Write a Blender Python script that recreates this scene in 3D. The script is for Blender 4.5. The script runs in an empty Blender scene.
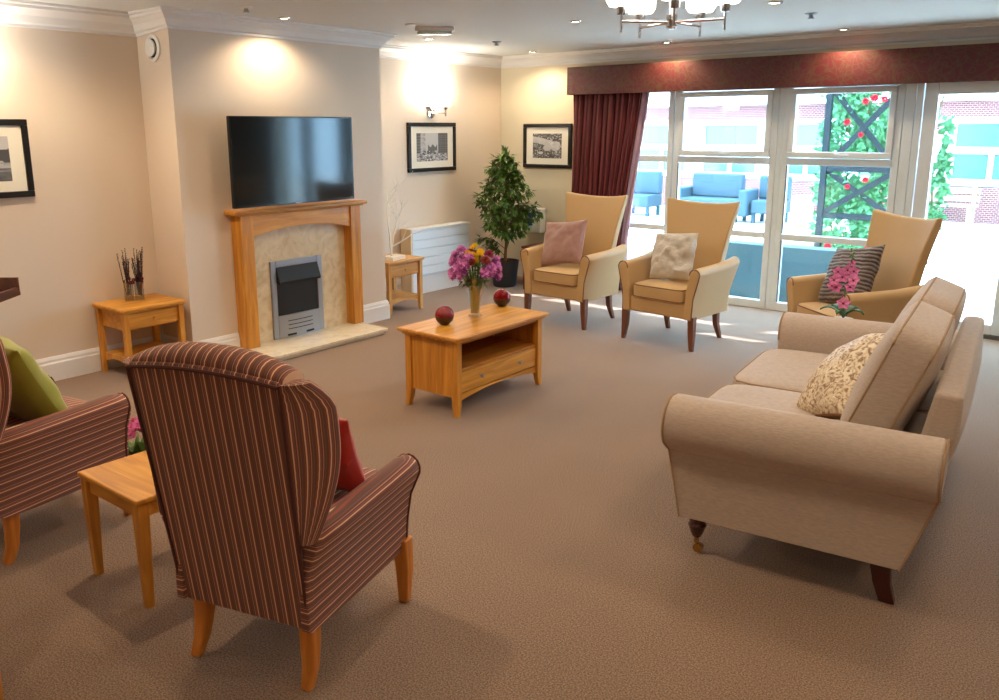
import bpy, bmesh, math, random
from mathutils import Vector, Matrix, noise as mnoise
random.seed(7)
S = bpy.context.scene
COL = S.collection
PI = math.pi
rad = math.radians

# ------------------------------------------------------------------ materials
def new_mat(name):
    m = bpy.data.materials.new(name); m.use_nodes = True
    nt = m.node_tree
    return m, nt, nt.nodes, nt.links, nt.nodes['Principled BSDF']

def lin(c):
    return tuple(((v/255)/12.92 if v/255 <= .04045 else ((v/255+.055)/1.055)**2.4) for v in c) + (1,)

def plain(name, rgb, rough=.6, metal=0, spec=.5, bump=0, bscale=60, vary=0, vscale=8, emit=None, estr=0, sheen=0, coat=0):
    m, nt, N, L, b = new_mat(name)
    c = lin(rgb)
    b.inputs['Base Color'].default_value = c
    b.inputs['Roughness'].default_value = rough
    b.inputs['Metallic'].default_value = metal
    b.inputs['Specular IOR Level'].default_value = spec
    if coat: b.inputs['Coat Weight'].default_value = coat
    if sheen:
        b.inputs['Sheen Weight'].default_value = sheen
        b.inputs['Sheen Roughness'].default_value = .5
    if emit:
        b.inputs['Emission Color'].default_value = lin(emit)
        b.inputs['Emission Strength'].default_value = estr
    tc = N.new('ShaderNodeTexCoord')
    if vary:
        n = N.new('ShaderNodeTexNoise'); n.inputs['Scale'].default_value = vscale; n.inputs['Detail'].default_value = 5
        L.new(tc.outputs['Object'], n.inputs['Vector'])
        mx = N.new('ShaderNodeMix'); mx.data_type = 'RGBA'
        mx.inputs[6].default_value = tuple(v*(1-vary) for v in c[:3])+(1,)
        mx.inputs[7].default_value = tuple(min(1, v*(1+vary)) for v in c[:3])+(1,)
        L.new(n.outputs['Fac'], mx.inputs[0]); L.new(mx.outputs[2], b.inputs['Base Color'])
    if bump:
        n2 = N.new('ShaderNodeTexNoise'); n2.inputs['Scale'].default_value = bscale; n2.inputs['Detail'].default_value = 4
        L.new(tc.outputs['Object'], n2.inputs['Vector'])
        bp = N.new('ShaderNodeBump'); bp.inputs['Strength'].default_value = bump; bp.inputs['Distance'].default_value = .01
        L.new(n2.outputs['Fac'], bp.inputs['Height']); L.new(bp.outputs['Normal'], b.inputs['Normal'])
    return m

def ramp_mat(name, stops, coordfn, rough=.6, interp='LINEAR', bump=0, sheen=0):
    """colour ramp driven by whatever coordfn(N, L, tc) returns"""
    m, nt, N, L, b = new_mat(name)
    tc = N.new('ShaderNodeTexCoord')
    out = coordfn(N, L, tc)
    r = N.new('ShaderNodeValToRGB'); r.color_ramp.interpolation = interp
    e = r.color_ramp.elements
    e[0].position, e[0].color = stops[0][0], lin(stops[0][1])
    e[1].position, e[1].color = stops[1][0], lin(stops[1][1])
    for p, c in stops[2:]:
        k = e.new(p); k.color = lin(c)
    L.new(out, r.inputs['Fac']); L.new(r.outputs['Color'], b.inputs['Base Color'])
    b.inputs['Roughness'].default_value = rough
    if sheen: b.inputs['Sheen Weight'].default_value = sheen
    if bump:
        bp = N.new('ShaderNodeBump'); bp.inputs['Strength'].default_value = bump; bp.inputs['Distance'].default_value = .01
        L.new(out, bp.inputs['Height']); L.new(bp.outputs['Normal'], b.inputs['Normal'])
    return m

def wood(name, a, b_, axis='X', scale=1.0, rough=.38):
    def fn(N, L, tc):
        mp = N.new('ShaderNodeMapping')
        s = {'X': (1.2, 14, 14), 'Y': (14, 1.2, 14), 'Z': (14, 14, 1.2)}[axis]
        mp.inputs['Scale'].default_value = tuple(v*scale for v in s)
        L.new(tc.outputs['Object'], mp.inputs['Vector'])
        n = N.new('ShaderNodeTexNoise'); n.inputs['Scale'].default_value = 2.2; n.inputs['Detail'].default_value = 7; n.inputs['Distortion'].default_value = .6
        L.new(mp.outputs['Vector'], n.inputs['Vector'])
        return n.outputs['Fac']
    mid = tuple((x+y)/2 for x, y in zip(a, b_))
    return ramp_mat(name, [(.3, a), (.7, b_), (.5, mid)], fn, rough)

def stripe_mat(name, vec, period, rough=.85, uv=False):
    """woven stripes running across the direction vec (object space)"""
    def fn(N, L, tc):
        d = N.new('ShaderNodeVectorMath'); d.operation = 'DOT_PRODUCT'
        d.inputs[1].default_value = tuple(v/period for v in vec)
        L.new(tc.outputs['UV' if uv else 'Object'], d.inputs[0])
        f = N.new('ShaderNodeMath'); f.operation = 'FRACT'
        L.new(d.outputs['Value'], f.inputs[0])
        return f.outputs[0]
    D, R, P, M = (118, 78, 66), (158, 86, 66), (242, 198, 162), (138, 96, 90)
    return ramp_mat(name, [(0, D), (.20, R), (.28, D), (.35, P), (.46, R), (.54, M), (.66, (120, 60, 52)), (.73, (206, 146, 116)), (.80, D), (.93, M)], fn, rough, 'CONSTANT', sheen=.1)

def fabric(name, rgb, amount=.12, scale=220, rough=.9, sheen=.25, bump=.25):
    m, nt, N, L, b = new_mat(name)
    c = lin(rgb)
    tc = N.new('ShaderNodeTexCoord')
    mp = N.new('ShaderNodeMapping'); mp.inputs['Scale'].default_value = (scale*.25, scale*.25, scale)
    L.new(tc.outputs['Object'], mp.inputs['Vector'])
    n = N.new('ShaderNodeTexNoise'); n.inputs['Scale'].default_value = 1; n.inputs['Detail'].default_value = 3
    L.new(mp.outputs['Vector'], n.inputs['Vector'])
    mx = N.new('ShaderNodeMix'); mx.data_type = 'RGBA'
    mx.inputs[6].default_value = tuple(v*(1-amount) for v in c[:3])+(1,)
    mx.inputs[7].default_value = tuple(min(1, v*(1+amount)) for v in c[:3])+(1,)
    L.new(n.outputs['Fac'], mx.inputs[0]); L.new(mx.outputs[2], b.inputs['Base Color'])
    bp = N.new('ShaderNodeBump'); bp.inputs['Strength'].default_value = bump; bp.inputs['Distance'].default_value = .004
    L.new(n.outputs['Fac'], bp.inputs['Height']); L.new(bp.outputs['Normal'], b.inputs['Normal'])
    b.inputs['Roughness'].default_value = rough
    b.inputs['Sheen Weight'].default_value = sheen
    return m

def glass_thin(name, tint=(1, 1, 1), refl=.06):
    m, nt, N, L, b = new_mat(name)
    N.remove(b)
    t = N.new('ShaderNodeBsdfTransparent'); t.inputs['Color'].default_value = tint+(1,)
    g = N.new('ShaderNodeBsdfGlossy'); g.inputs['Roughness'].default_value = .02
    mx = N.new('ShaderNodeMixShader'); mx.inputs[0].default_value = refl
    L.new(t.outputs[0], mx.inputs[1]); L.new(g.outputs[0], mx.inputs[2])
    L.new(mx.outputs[0], N['Material Output'].inputs['Surface'])
    return m

def brick_mat(name, a, b_, mortar, scale=4.5, rough=.9):
    m, nt, N, L, b = new_mat(name)
    tc = N.new('ShaderNodeTexCoord')
    sp = N.new('ShaderNodeSeparateXYZ'); cb = N.new('ShaderNodeCombineXYZ')
    L.new(tc.outputs['Object'], sp.inputs[0]); L.new(sp.outputs['X'], cb.inputs['X']); L.new(sp.outputs['Z'], cb.inputs['Y'])
    t = N.new('ShaderNodeTexBrick'); t.inputs['Scale'].default_value = scale
    t.inputs['Color1'].default_value = lin(a); t.inputs['Color2'].default_value = lin(b_); t.inputs['Mortar'].default_value = lin(mortar)
    t.inputs['Mortar Size'].default_value = .02
    L.new(cb.outputs[0], t.inputs['Vector']); L.new(t.outputs['Color'], b.inputs['Base Color'])
    b.inputs['Roughness'].default_value = rough
    return m

M = {}
M['wall'] = plain('wall_paint', (226, 211, 194), .75, bump=.04, bscale=180)
M['wall_win'] = plain('wall_paint_cream', (226, 216, 190), .75, bump=.04, bscale=180)
M['ceiling'] = plain('ceiling_paint', (222, 226, 226), .8)
M['trimw'] = plain('white_gloss_paint', (238, 238, 238), .4)
M['upvc'] = plain('white_upvc', (230, 240, 248), .3)
M['seal'] = plain('grey_seal', (90, 96, 100), .6)
M['oak'] = wood('honey_oak', (188, 122, 36), (232, 168, 68), 'Y')
M['oak_x'] = wood('honey_oak_cross', (188, 122, 36), (232, 168, 68), 'X')
M['oak_z'] = wood('honey_oak_upright', (186, 118, 36), (228, 162, 64), 'Z')
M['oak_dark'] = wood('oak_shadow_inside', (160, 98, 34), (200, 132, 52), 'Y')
M['pale_oak'] = wood('light_oak', (196, 142, 74), (226, 176, 104), 'Z')
M['pale_oak_y'] = wood('light_oak_y', (196, 142, 74), (226, 176, 104), 'Y')
M['mahog'] = plain('dark_red_wood', (70, 16, 14), .25, coat=.5)
M['walnut'] = wood('dark_brown_wood', (70, 34, 20), (108, 56, 34), 'Y')
M['legwood'] = wood('brown_leg_wood', (104, 60, 40), (132, 80, 54), 'Z')
M['chrome'] = plain('chrome', (215, 215, 218), .12, 1)
M['steel'] = plain('brushed_steel', (168, 174, 184), .35, .75)
M['brass'] = plain('brass', (190, 150, 80), .25, 1)
M['black'] = plain('black_gloss', (10, 11, 13), .15)
M['blackm'] = plain('black_matt', (16, 16, 18), .55)
M['screen'] = plain('tv_screen', (6, 14, 19), .09, spec=.45)
M['tan'] = plain('tan_faux_leather', (200, 165, 114), .5, bump=.05, bscale=300, vary=.05, vscale=3, sheen=.1)
M['tanpipe'] = plain('tan_piping', (126, 84, 48), .5)
M['linen'] = fabric('sofa_linen', (190, 173, 160), .24, 200)
M['linenpipe'] = plain('sofa_piping', (170, 140, 108), .8)
M['st_back'] = stripe_mat('striped_weave_upright', (1, 0, 0), .036)
M['st_arm'] = stripe_mat('striped_weave_across', (0, .04, 1), .034)
M['st_uv'] = stripe_mat('striped_weave_wings', (1, 0, 0), .036, uv=True)
M['st_pipe'] = plain('maroon_piping', (92, 50, 46), .8)
M['beech'] = wood('honey_beech', (190, 112, 40), (226, 146, 62), 'Z')
M['mauve'] = fabric('mauve_velvet', (158, 120, 112), .2, 90, sheen=.6)
M['silver'] = plain('silver_fabric', (196, 190, 180), .6, bump=.9, bscale=28, vary=.12, vscale=20, sheen=.3)
M['green'] = plain('lime_velvet', (150, 152, 22), .8, bump=.25, bscale=14, vary=.15, vscale=9, sheen=.5)
M['red'] = plain('red_velvet', (182, 30, 14), .7, bump=.2, bscale=14, vary=.2, vscale=10, sheen=.3)
M['print_white'] = plain('white_satin', (246, 244, 238), .5)
M['paper'] = plain('mount_card', (236, 232, 218), .8)
M['ebony'] = plain('black_frame_wood', (20, 16, 16), .3)
M['plastic'] = plain('white_plastic', (236, 236, 232), .4)
M['blue'] = plain('blue_label', (30, 70, 170), .4)
M['pot'] = plain('dark_grey_pot', (44, 48, 54), .5)
M['soil'] = plain('potting_bark', (96, 66, 44), .9, bump=1, bscale=50, vary=.4, vscale=40)
M['leaf'] = plain('ficus_leaf', (78, 112, 40), .38, vary=.6, vscale=9)
M['stem'] = plain('brown_stem', (110, 82, 54), .8)
M['gstem'] = plain('green_stem', (86, 120, 50), .6)
M['lilac'] = plain('lilac_petals', (226, 150, 214), .7)
M['purple'] = plain('purple_petals', (176, 70, 160), .7, vary=.3, vscale=60)
M['yellow'] = plain('yellow_petals', (240, 200, 20), .7)
M['crimson'] = plain('crimson_petals', (150, 34, 64), .7, vary=.3, vscale=60)
M['rust'] = plain('rust_petals', (150, 60, 36), .7)
M['pink'] = plain('pink_petals', (238, 128, 186), .6, vary=.3, vscale=50)
M['orchid_leaf'] = plain('orchid_leaf', (40, 92, 36), .4)
M['crystal'] = glass_thin('clear_glass', (.95, .97, .97), .22)
M['pane'] = glass_thin('window_glass', (.97, .985, .99), .05)
M['twig'] = plain('white_twig', (240, 236, 226), .6)
M['dark_twig'] = plain('dark_dried_twigs', (52, 22, 32), .7)
M['deepred'] = plain('deep_red_dried_petals', (110, 20, 40), .7)
M['gravel'] = plain('black_gravel', (22, 22, 28), .5, bump=1, bscale=120)
M['lamp'] = plain('lamp_lit', (255, 250, 240), .5, emit=(255, 236, 205), estr=14)
M['shade'] = plain('frosted_shade_lit', (250, 250, 250), .5, emit=(255, 244, 226), estr=6)
M['cfl'] = plain('wall_shade_lit', (250, 250, 250), .5, emit=(255, 240, 220), estr=9)

# carpet
m, nt, N, L, b = new_mat('beige_carpet'); M['carpet'] = m
tc = N.new('ShaderNodeTexCoord')
n = N.new('ShaderNodeTexNoise'); n.inputs['Scale'].default_value = 170; n.inputs['Detail'].default_value = 5; n.inputs['Roughness'].default_value = .85
L.new(tc.outputs['Object'], n.inputs['Vector'])
r = N.new('ShaderNodeValToRGB'); e = r.color_ramp.elements
e[0].position, e[0].color = .40, lin((84, 63, 48)); e[1].position, e[1].color = .60, lin((180, 150, 126))
L.new(n.outputs['Fac'], r.inputs['Fac'])
n3 = N.new('ShaderNodeTexNoise'); n3.inputs['Scale'].default_value = 2.2; n3.inputs['Detail'].default_value = 4
L.new(tc.outputs['Object'], n3.inputs['Vector'])
mr = N.new('ShaderNodeMapRange'); mr.inputs['To Min'].default_value = .86; mr.inputs['To Max'].default_value = 1.1
L.new(n3.outputs['Fac'], mr.inputs['Value'])
mx = N.new('ShaderNodeMix'); mx.data_type = 'RGBA'; mx.blend_type = 'MULTIPLY'; mx.inputs[0].default_value = 1
L.new(r.outputs['Color'], mx.inputs[6]); L.new(mr.outputs[0], mx.inputs[7]); L.new(mx.outputs[2], b.inputs['Base Color'])
bp = N.new('ShaderNodeBump'); bp.inputs['Strength'].default_value = .4; bp.inputs['Distance'].default_value = .005
L.new(n.outputs['Fac'], bp.inputs['Height']); L.new(bp.outputs['Normal'], b.inputs['Normal'])
b.inputs['Roughness'].default_value = .95; b.inputs['Sheen Weight'].default_value = .2

# marble
def mfn(N, L, tc):
    n = N.new('ShaderNodeTexNoise'); n.inputs['Scale'].default_value = 9; n.inputs['Detail'].default_value = 8; n.inputs['Distortion'].default_value = 1.4
    L.new(tc.outputs['Object'], n.inputs['Vector']); return n.outputs['Fac']
M['marble'] = ramp_mat('cream_marble', [(.3, (206, 182, 142)), (.7, (232, 216, 186)), (.5, (222, 204, 170))], mfn, .3)
M['marble2'] = ramp_mat('pale_hearth_marble', [(.3, (222, 206, 176)), (.7, (240, 232, 212)), (.5, (232, 222, 198))], mfn, .25)

# red bowls: speckled glaze
def sfn(N, L, tc):
    n = N.new('ShaderNodeTexVoronoi'); n.inputs['Scale'].default_value = 110
    L.new(tc.outputs['Object'], n.inputs['Vector']); return n.outputs['Distance']
M['redglaze'] = ramp_mat('red_mosaic_glaze', [(.0, (230, 60, 80)), (.5, (120, 4, 18)), (.25, (176, 12, 34))], sfn, .12)
M['brownglaze'] = ramp_mat('brown_ribbed_glaze', [(.0, (120, 84, 66)), (.5, (56, 38, 34)), (.25, (86, 60, 50))], sfn, .35)

# pelmet fabric: maroon with olive crackle pattern
def vfn(N, L, tc):
    mp = N.new('ShaderNodeTexNoise'); mp.inputs['Scale'].default_value = 3.5; mp.inputs['Detail'].default_value = 2
    L.new(tc.outputs['Object'], mp.inputs['Vector'])
    ad = N.new('ShaderNodeVectorMath'); ad.operation = 'ADD'; L.new(tc.outputs['Object'], ad.inputs[0]); L.new(mp.outputs['Color'], ad.inputs[1])
    v = N.new('ShaderNodeTexVoronoi'); v.feature = 'DISTANCE_TO_EDGE'; v.inputs['Scale'].default_value = 11
    L.new(ad.outputs[0], v.inputs['Vector']); return v.outputs['Distance']
M['pelmet'] = ramp_mat('maroon_pelmet_fabric', [(.0, (84, 58, 32)), (.05, (80, 46, 32)), (.14, (86, 20, 28)), (1, (76, 14, 24))], vfn, .6)
def cfn(N, L, tc):
    w = N.new('ShaderNodeSeparateXYZ'); L.new(tc.outputs['UV'], w.inputs[0])
    mu = N.new('ShaderNodeMath'); mu.operation = 'MULTIPLY'; mu.inputs[1].default_value = 26; L.new(w.outputs['X'], mu.inputs[0])
    f = N.new('ShaderNodeMath'); f.operation = 'FRACT'; L.new(mu.outputs[0], f.inputs[0]); return f.outputs[0]
M['curtain'] = ramp_mat('maroon_striped_curtain', [(0, (98, 20, 28)), (.4, (80, 44, 32)), (.55, (110, 26, 40)), (.8, (60, 12, 22))], cfn, .7, 'CONSTANT')
M['liner'] = plain('pale_curtain_lining', (206, 176, 200), .8)

# damask cushion on the sofa
def dfn(N, L, tc):
    n = N.new('ShaderNodeTexNoise'); n.inputs['Scale'].default_value = 34; n.inputs['Detail'].default_value = 3; n.inputs['Distortion'].default_value = 2
    L.new(tc.outputs['Object'], n.inputs['Vector']); return n.outputs['Fac']
M['damask'] = ramp_mat('floral_brocade', [(.40, (240, 228, 204)), (.62, (150, 116, 88)), (.52, (214, 192, 160))], dfn, .55)
M['damask_back'] = plain('brown_brocade_back', (142, 98, 62), .7, vary=.2, vscale=30)
# ribbed grey cushion
def rfn(N, L, tc):
    w = N.new('ShaderNodeTexWave'); w.wave_type = 'BANDS'; w.bands_direction = 'Y'; w.inputs['Scale'].default_value = 12; w.inputs['Distortion'].default_value = 2.5; w.inputs['Detail'].default_value = 1.5; w.inputs['Detail Scale'].default_value = 2
    L.new(tc.outputs['Object'], w.inputs['Vector']); return w.outputs['Fac']
M['ribgrey'] = ramp_mat('grey_ribbed_fabric', [(0, (48, 44, 48)), (1, (136, 124, 122))], rfn, .7, bump=.5, sheen=.2)

# ------------------------------------------------------------------ geometry helpers
def tag(o, label=None, cat=None, group=None, kind=None):
    if label: o['label'] = label
    if cat: o['category'] = cat
    if group: o['group'] = group
    if kind: o['kind'] = kind
    return o

def thing(name, label, cat, loc=(0, 0, 0), rz=0, group=None):
    o = bpy.data.objects.new(name, None); COL.objects.link(o)
    o.empty_display_size = .1
    o.location = loc; o.rotation_euler = (0, 0, rz)
    return tag(o, label, cat, group)

def obj(name, bm, mat, parent=None, bevel=0, sub=0, smooth=True, label=None, loc=None, rot=None, seg=2):
    me = bpy.data.meshes.new(name)
    bmesh.ops.recalc_face_normals(bm, faces=bm.faces)
    if smooth:
        for f in bm.faces: f.smooth = True
    bm.to_mesh(me); bm.free()
    for mm in (mat if isinstance(mat, (list, tuple)) else [mat]): me.materials.append(mm)
    o = bpy.data.objects.new(name, me); COL.objects.link(o)
    if parent: o.parent = parent
    if loc: o.location = loc
    if rot: o.rotation_euler = rot
    if bevel:
        md = o.modifiers.new('b', 'BEVEL'); md.width = bevel; md.segments = seg; md.limit_method = 'ANGLE'; md.angle_limit = rad(35)
        md.harden_normals = False
    if sub:
        md = o.modifiers.new('s', 'SUBSURF'); md.levels = sub; md.render_levels = sub
    if smooth:
        try: me.set_sharp_from_angle(angle=rad(38))
        except Exception: pass
    if label: o['label'] = label
    return o

def box(bm, x0, x1, y0, y1, z0, z1, mi=0, M4=None):
    vs = [bm.verts.new((x, y, z)) for x in (x0, x1) for y in (y0, y1) for z in (z0, z1)]
    if M4 is not None:
        for v in vs: v.co = M4 @ v.co
    for q in ((0, 1, 3, 2), (4, 6, 7, 5), (0, 4, 5, 1), (2, 3, 7, 6), (0, 2, 6, 4), (1, 5, 7, 3)):
        f = bm.faces.new([vs[i] for i in q]); f.material_index = mi
    return vs

def B(*a, **k):
    bm = bmesh.new(); box(bm, *a, **k); return bm

def boxes(*lst):
    bm = bmesh.new()
    for l in lst: box(bm, *l)
    return bm

def loft(bm, secs, cap=True, closed=True, mi=0):
    rows = [[bm.verts.new(p) for p in s] for s in secs]
    n = len(rows[0])
    for a, b_ in zip(rows, rows[1:]):
        for i in range(n if closed else n-1):
            j = (i+1) % n
            f = bm.faces.new((a[i], a[j], b_[j], b_[i])); f.material_index = mi
    if cap and closed:
        f = bm.faces.new(rows[0][::-1]); f.material_index = mi
        f = bm.faces.new(rows[-1]); f.material_index = mi
    return rows

def tube(bm, pts, r, n=8, mi=0, cap=True):
    pts = [Vector(p) for p in pts]
    if not isinstance(r, (list, tuple)): r = [r]*len(pts)
    secs = []
    ref = Vector((0, 0, 1))
    d0 = (pts[1]-pts[0]).normalized()
    if abs(d0.dot(ref)) > .9: ref = Vector((1, 0, 0))
    for i, p in enumerate(pts):
        d = (pts[min(i+1, len(pts)-1)]-pts[max(i-1, 0)])
        if d.length < 1e-9: d = d0
        d.normalize()
        u = d.cross(ref)
        if u.length < 1e-4: u = d.cross(Vector((0, 1, 0)))
        u.normalize(); v = d.cross(u).normalized()
        ref2 = v.cross(d)
        secs.append([p+(u*math.cos(2*PI*k/n)+v*math.sin(2*PI*k/n))*r[i] for k in range(n)])
    loft(bm, secs, cap, True, mi)

def ring_tube(bm, pts, r, n=6, mi=0):
    """closed tube"""
    P = [Vector(p) for p in pts]; m_ = len(P); secs = []
    for i in range(m_):
        d = (P[(i+1) % m_]-P[i-1]).normalized()
        ref = Vector((0, 0, 1)) if abs(d.z) < .9 else Vector((1, 0, 0))
        u = d.cross(ref).normalized(); v = d.cross(u)
        secs.append([bm.verts.new(P[i]+(u*math.cos(2*PI*k/n)+v*math.sin(2*PI*k/n))*r) for k in range(n)])
    for i in range(m_):
        a, b_ = secs[i], secs[(i+1) % m_]
        for k in range(n):
            j = (k+1) % n
            f = bm.faces.new((a[k], a[j], b_[j], b_[k])); f.material_index = mi

def lathe(bm, prof, n=24, c=(0, 0, 0), mi=0, squash=(1, 1), cap=True):
    secs = [[(c[0]+r*math.cos(2*PI*k/n)*squash[0], c[1]+r*math.sin(2*PI*k/n)*squash[1], c[2]+z) for k in range(n)] for r, z in prof]
    loft(bm, secs, cap, True, mi)

def LT(*a, **k):
    bm = bmesh.new(); lathe(bm, *a, **k); return bm

def sqleg(bm, pts, sizes, M4=None):
    """square section leg through centre points, half sizes (hx, hy)"""
    secs = []
    for p, s in zip(pts, sizes):
        hx, hy = (s, s) if not isinstance(s, tuple) else s
        sec = [Vector((p[0]+a*hx, p[1]+b_*hy, p[2])) for a, b_ in ((-1, -1), (1, -1), (1, 1), (-1, 1))]
        if M4 is not None: sec = [M4 @ v for v in sec]
        secs.append(sec)
    loft(bm, secs)

def slab(bm, fn, nu=16, nv=12, mi=(0, 0, 0)):
    """closed body between fn(u,v,0) front and fn(u,v,1) back; u in -1..1, v in 0..1"""
    g = []
    for s in (0, 1):
        g.append([[bm.verts.new(fn(-1+2*i/nu, j/nv, s)) for i in range(nu+1)] for j in range(nv+1)])
    for s in (0, 1):
        for j in range(nv):
            for i in range(nu):
                q = (g[s][j][i], g[s][j][i+1], g[s][j+1][i+1], g[s][j+1][i])
                f = bm.faces.new(q if s == 0 else q[::-1]); f.material_index = mi[s]
    def strip(a, b_):
        for i in range(len(a)-1):
            f = bm.faces.new((a[i], b_[i], b_[i+1], a[i+1])); f.material_index = mi[2]
    strip(g[0][0], g[1][0]); strip(g[1][nv], g[0][nv])
    strip([r[0] for r in g[1]], [r[0] for r in g[0]]); strip([r[nu] for r in g[0]], [r[nu] for r in g[1]])

def superbox(bm, w, d, h, n=8, k=10, crown=0, c=(0, 0, 0), M4=None, mi=0):
    """rounded upholstery block, half sizes w d h, crown bulges +-z faces"""
    cache = {}
    def V(p):
        key = tuple(round(x, 5) for x in p)
        if key in cache: return cache[key]
        x, y, z = p
        s = (abs(x)**n+abs(y)**n+abs(z)**n)**(1/n)
        q = Vector((x/s, y/s, z/s))
        zz = q.z*h*(1+crown*(1-q.x**2)*(1-q.y**2))
        v = Vector((q.x*w, q.y*d, zz))
        if M4 is not None: v = M4 @ v
        cache[key] = bm.verts.new(v+Vector(c)); return cache[key]
    def tt(i):  # cluster samples near the edges
        t = -1+2*i/k
        return math.sin(t*PI/2)*.45+t*.55 if True else t
    T = [tt(i) for i in range(k+1)]
    for ax in range(3):
        for sg in (-1, 1):
            for i in range(k):
                for j in range(k):
                    q = []
                    for a, b_ in ((i, j), (i+1, j), (i+1, j+1), (i, j+1)):
                        p = [0, 0, 0]; p[ax] = sg; p[(ax+1) % 3] = T[a]; p[(ax+2) % 3] = T[b_]; q.append(V(p))
                    f = bm.faces.new(q if sg > 0 else q[::-1]); f.material_index = mi

def piping_loop(w, d, z, n=8, m_=48, c=(0, 0, 0), M4=None):
    pts = []
    for i in range(m_):
        a = 2*PI*i/m_
        x, y = math.cos(a), math.sin(a)
        s = (abs(x)**n+abs(y)**n)**(1/n)
        v = Vector((x/s*w, y/s*d, z))
        if M4 is not None: v = M4 @ v
        pts.append(v+Vector(c))
    return pts

def pillow(name, label, cat, size, t, mat, loc, rot, piping=None, seed=1, group=None, pinch=.07, mats2=None, crumple=.012):
    """throw cushion: its face plane is local XY, thickness along Z"""
    w, h = size[0]/2, size[1]/2
    def fn(u, v, s):
        v = v*2-1
        x = u*w*(1-pinch*(1-v*v)*u*u); y = v*h*(1-pinch*(1-u*u)*v*v)
        th = t/2*max(0, (1-u**2)*(1-v**2))**.42+.002
        nz = mnoise.noise(Vector((u*2.2+seed*3.1, v*2.2, s*5+seed)))*crumple*max(0, (1-u*u)*(1-v*v))**.3*1.5
        nz += mnoise.noise(Vector((u*5+seed*1.7, v*5, s*5+seed)))*crumple*.5*max(0, (1-u*u)*(1-v*v))**.3
        return (x, y, (th+nz) if s == 0 else -(th+nz))
    bm = bmesh.new(); slab(bm, fn, 26, 26, (0, 1 if mats2 else 0, 0))
    root = thing(name, label, cat, loc, 0, group); root.rotation_euler = rot
    obj('cover', bm, [mat, mats2] if mats2 else mat, root)
    if piping:
        pts = []
        N_ = 20
        for i in range(N_): pts.append((-1+2*i/N_, -1))
        for i in range(N_): pts.append((1, -1+2*i/N_))
        for i in range(N_): pts.append((1-2*i/N_, 1))
        for i in range(N_): pts.append((-1, 1-2*i/N_))
        P = [(u*w*(1-pinch*(1-v*v)*u*u), v*h*(1-pinch*(1-u*u)*v*v), 0) for u, v in pts]
        bm = bmesh.new(); ring_tube(bm, P, .005); obj('piping', bm, piping, root)
    return root

def face_rot(normal, up=(0, 0, 1), roll=0):
    """euler with local +Z along normal and local +Y as close to up as it goes"""
    z = Vector(normal).normalized(); u = Vector(up); x = u.cross(z).normalized(); y = z.cross(x)
    R = Matrix((x, y, z)).transposed()
    return (R @ Matrix.Rotation(roll, 3, 'Z')).to_euler()

def copy_tree(o, parent=None):
    c = o.copy(); COL.objects.link(c)
    if parent: c.parent = parent
    for ch in [k for k in bpy.data.objects if k.parent == o]: copy_tree(ch, c)
    return c

def blob(bm, c, r, n=8, sq=1, mi=0):
    prof = [(r*math.sin(PI*k/n)+1e-4, -r*sq*math.cos(PI*k/n)) for k in range(n+1)]
    lathe(bm, prof, n+2, c, mi)

def leafmesh(bm, p, d, up, L_, W_, mi=0, fold=.25):
    d = Vector(d).normalized(); s = d.cross(Vector(up))
    if s.length < 1e-3: s = d.cross(Vector((1, 0, 0)))
    s.normalize(); nn = s.cross(d)
    p = Vector(p)
    pts = [p, p+d*L_*.35+s*W_*.5+nn*fold*W_*.5, p+d*L_*.5-nn*0, p+d*L_*.35-s*W_*.5+nn*fold*W_*.5, p+d*L_-nn*.15*L_]
    v = [bm.verts.new(q) for q in pts]
    for q in ((0, 1, 2), (0, 2, 3), (1, 4, 2), (2, 4, 3)):
        f = bm.faces.new([v[i] for i in q]); f.material_index = mi

# ------------------------------------------------------------------ the room
XL, XB, XR, YW, CH = -5.61, -5.215, -5.87, 7.62, 2.40     # left wall, chimney breast face, recess wall, window wall, ceiling
YB0, YB1 = 3.20, 5.12
XE, YE = 2.6, -2.6
def struct(name, bm, mat, parent=None, **k):
    o = obj(name, bm, mat, parent, smooth=k.pop('smooth', False), **k)
    if not parent: o['kind'] = 'structure'
    return o

struct('floor', B(XR-.1, XE, YE, YW+.02, -.05, 0), M['carpet'])
struct('ceiling', B(XR-.1, XE, YE, YW+.3, CH, CH+.1), M['ceiling'])
struct('wall_left', B(XL-.36, XL, YE, YB0, 0, CH), M['wall'])
struct('wall_chimney_breast', B(XR-.1, XB, YB0, YB1, 0, CH), M['wall'])
struct('wall_recess', B(XR-.1, XR, YB1, YW+.3, 0, CH), M['wall'])
struct('wall_right', B(XE, XE+.1, YE, YW+.3, 0, CH), M['wall'])
struct('wall_rear', B(XR-.1, XE, YE-.1, YE, 0, CH), M['wall'])
# window wall: left pier, lintel, right pier
OX0, OX1, OZ = -4.62, .0, 2.06
struct('wall_window', boxes((XR, OX0, YW, YW+.3, 0, CH), (OX0, OX1, YW, YW+.3, OZ, CH), (OX1, XE, YW, YW+.3, 0, CH)), M['wall_win'])

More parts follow.
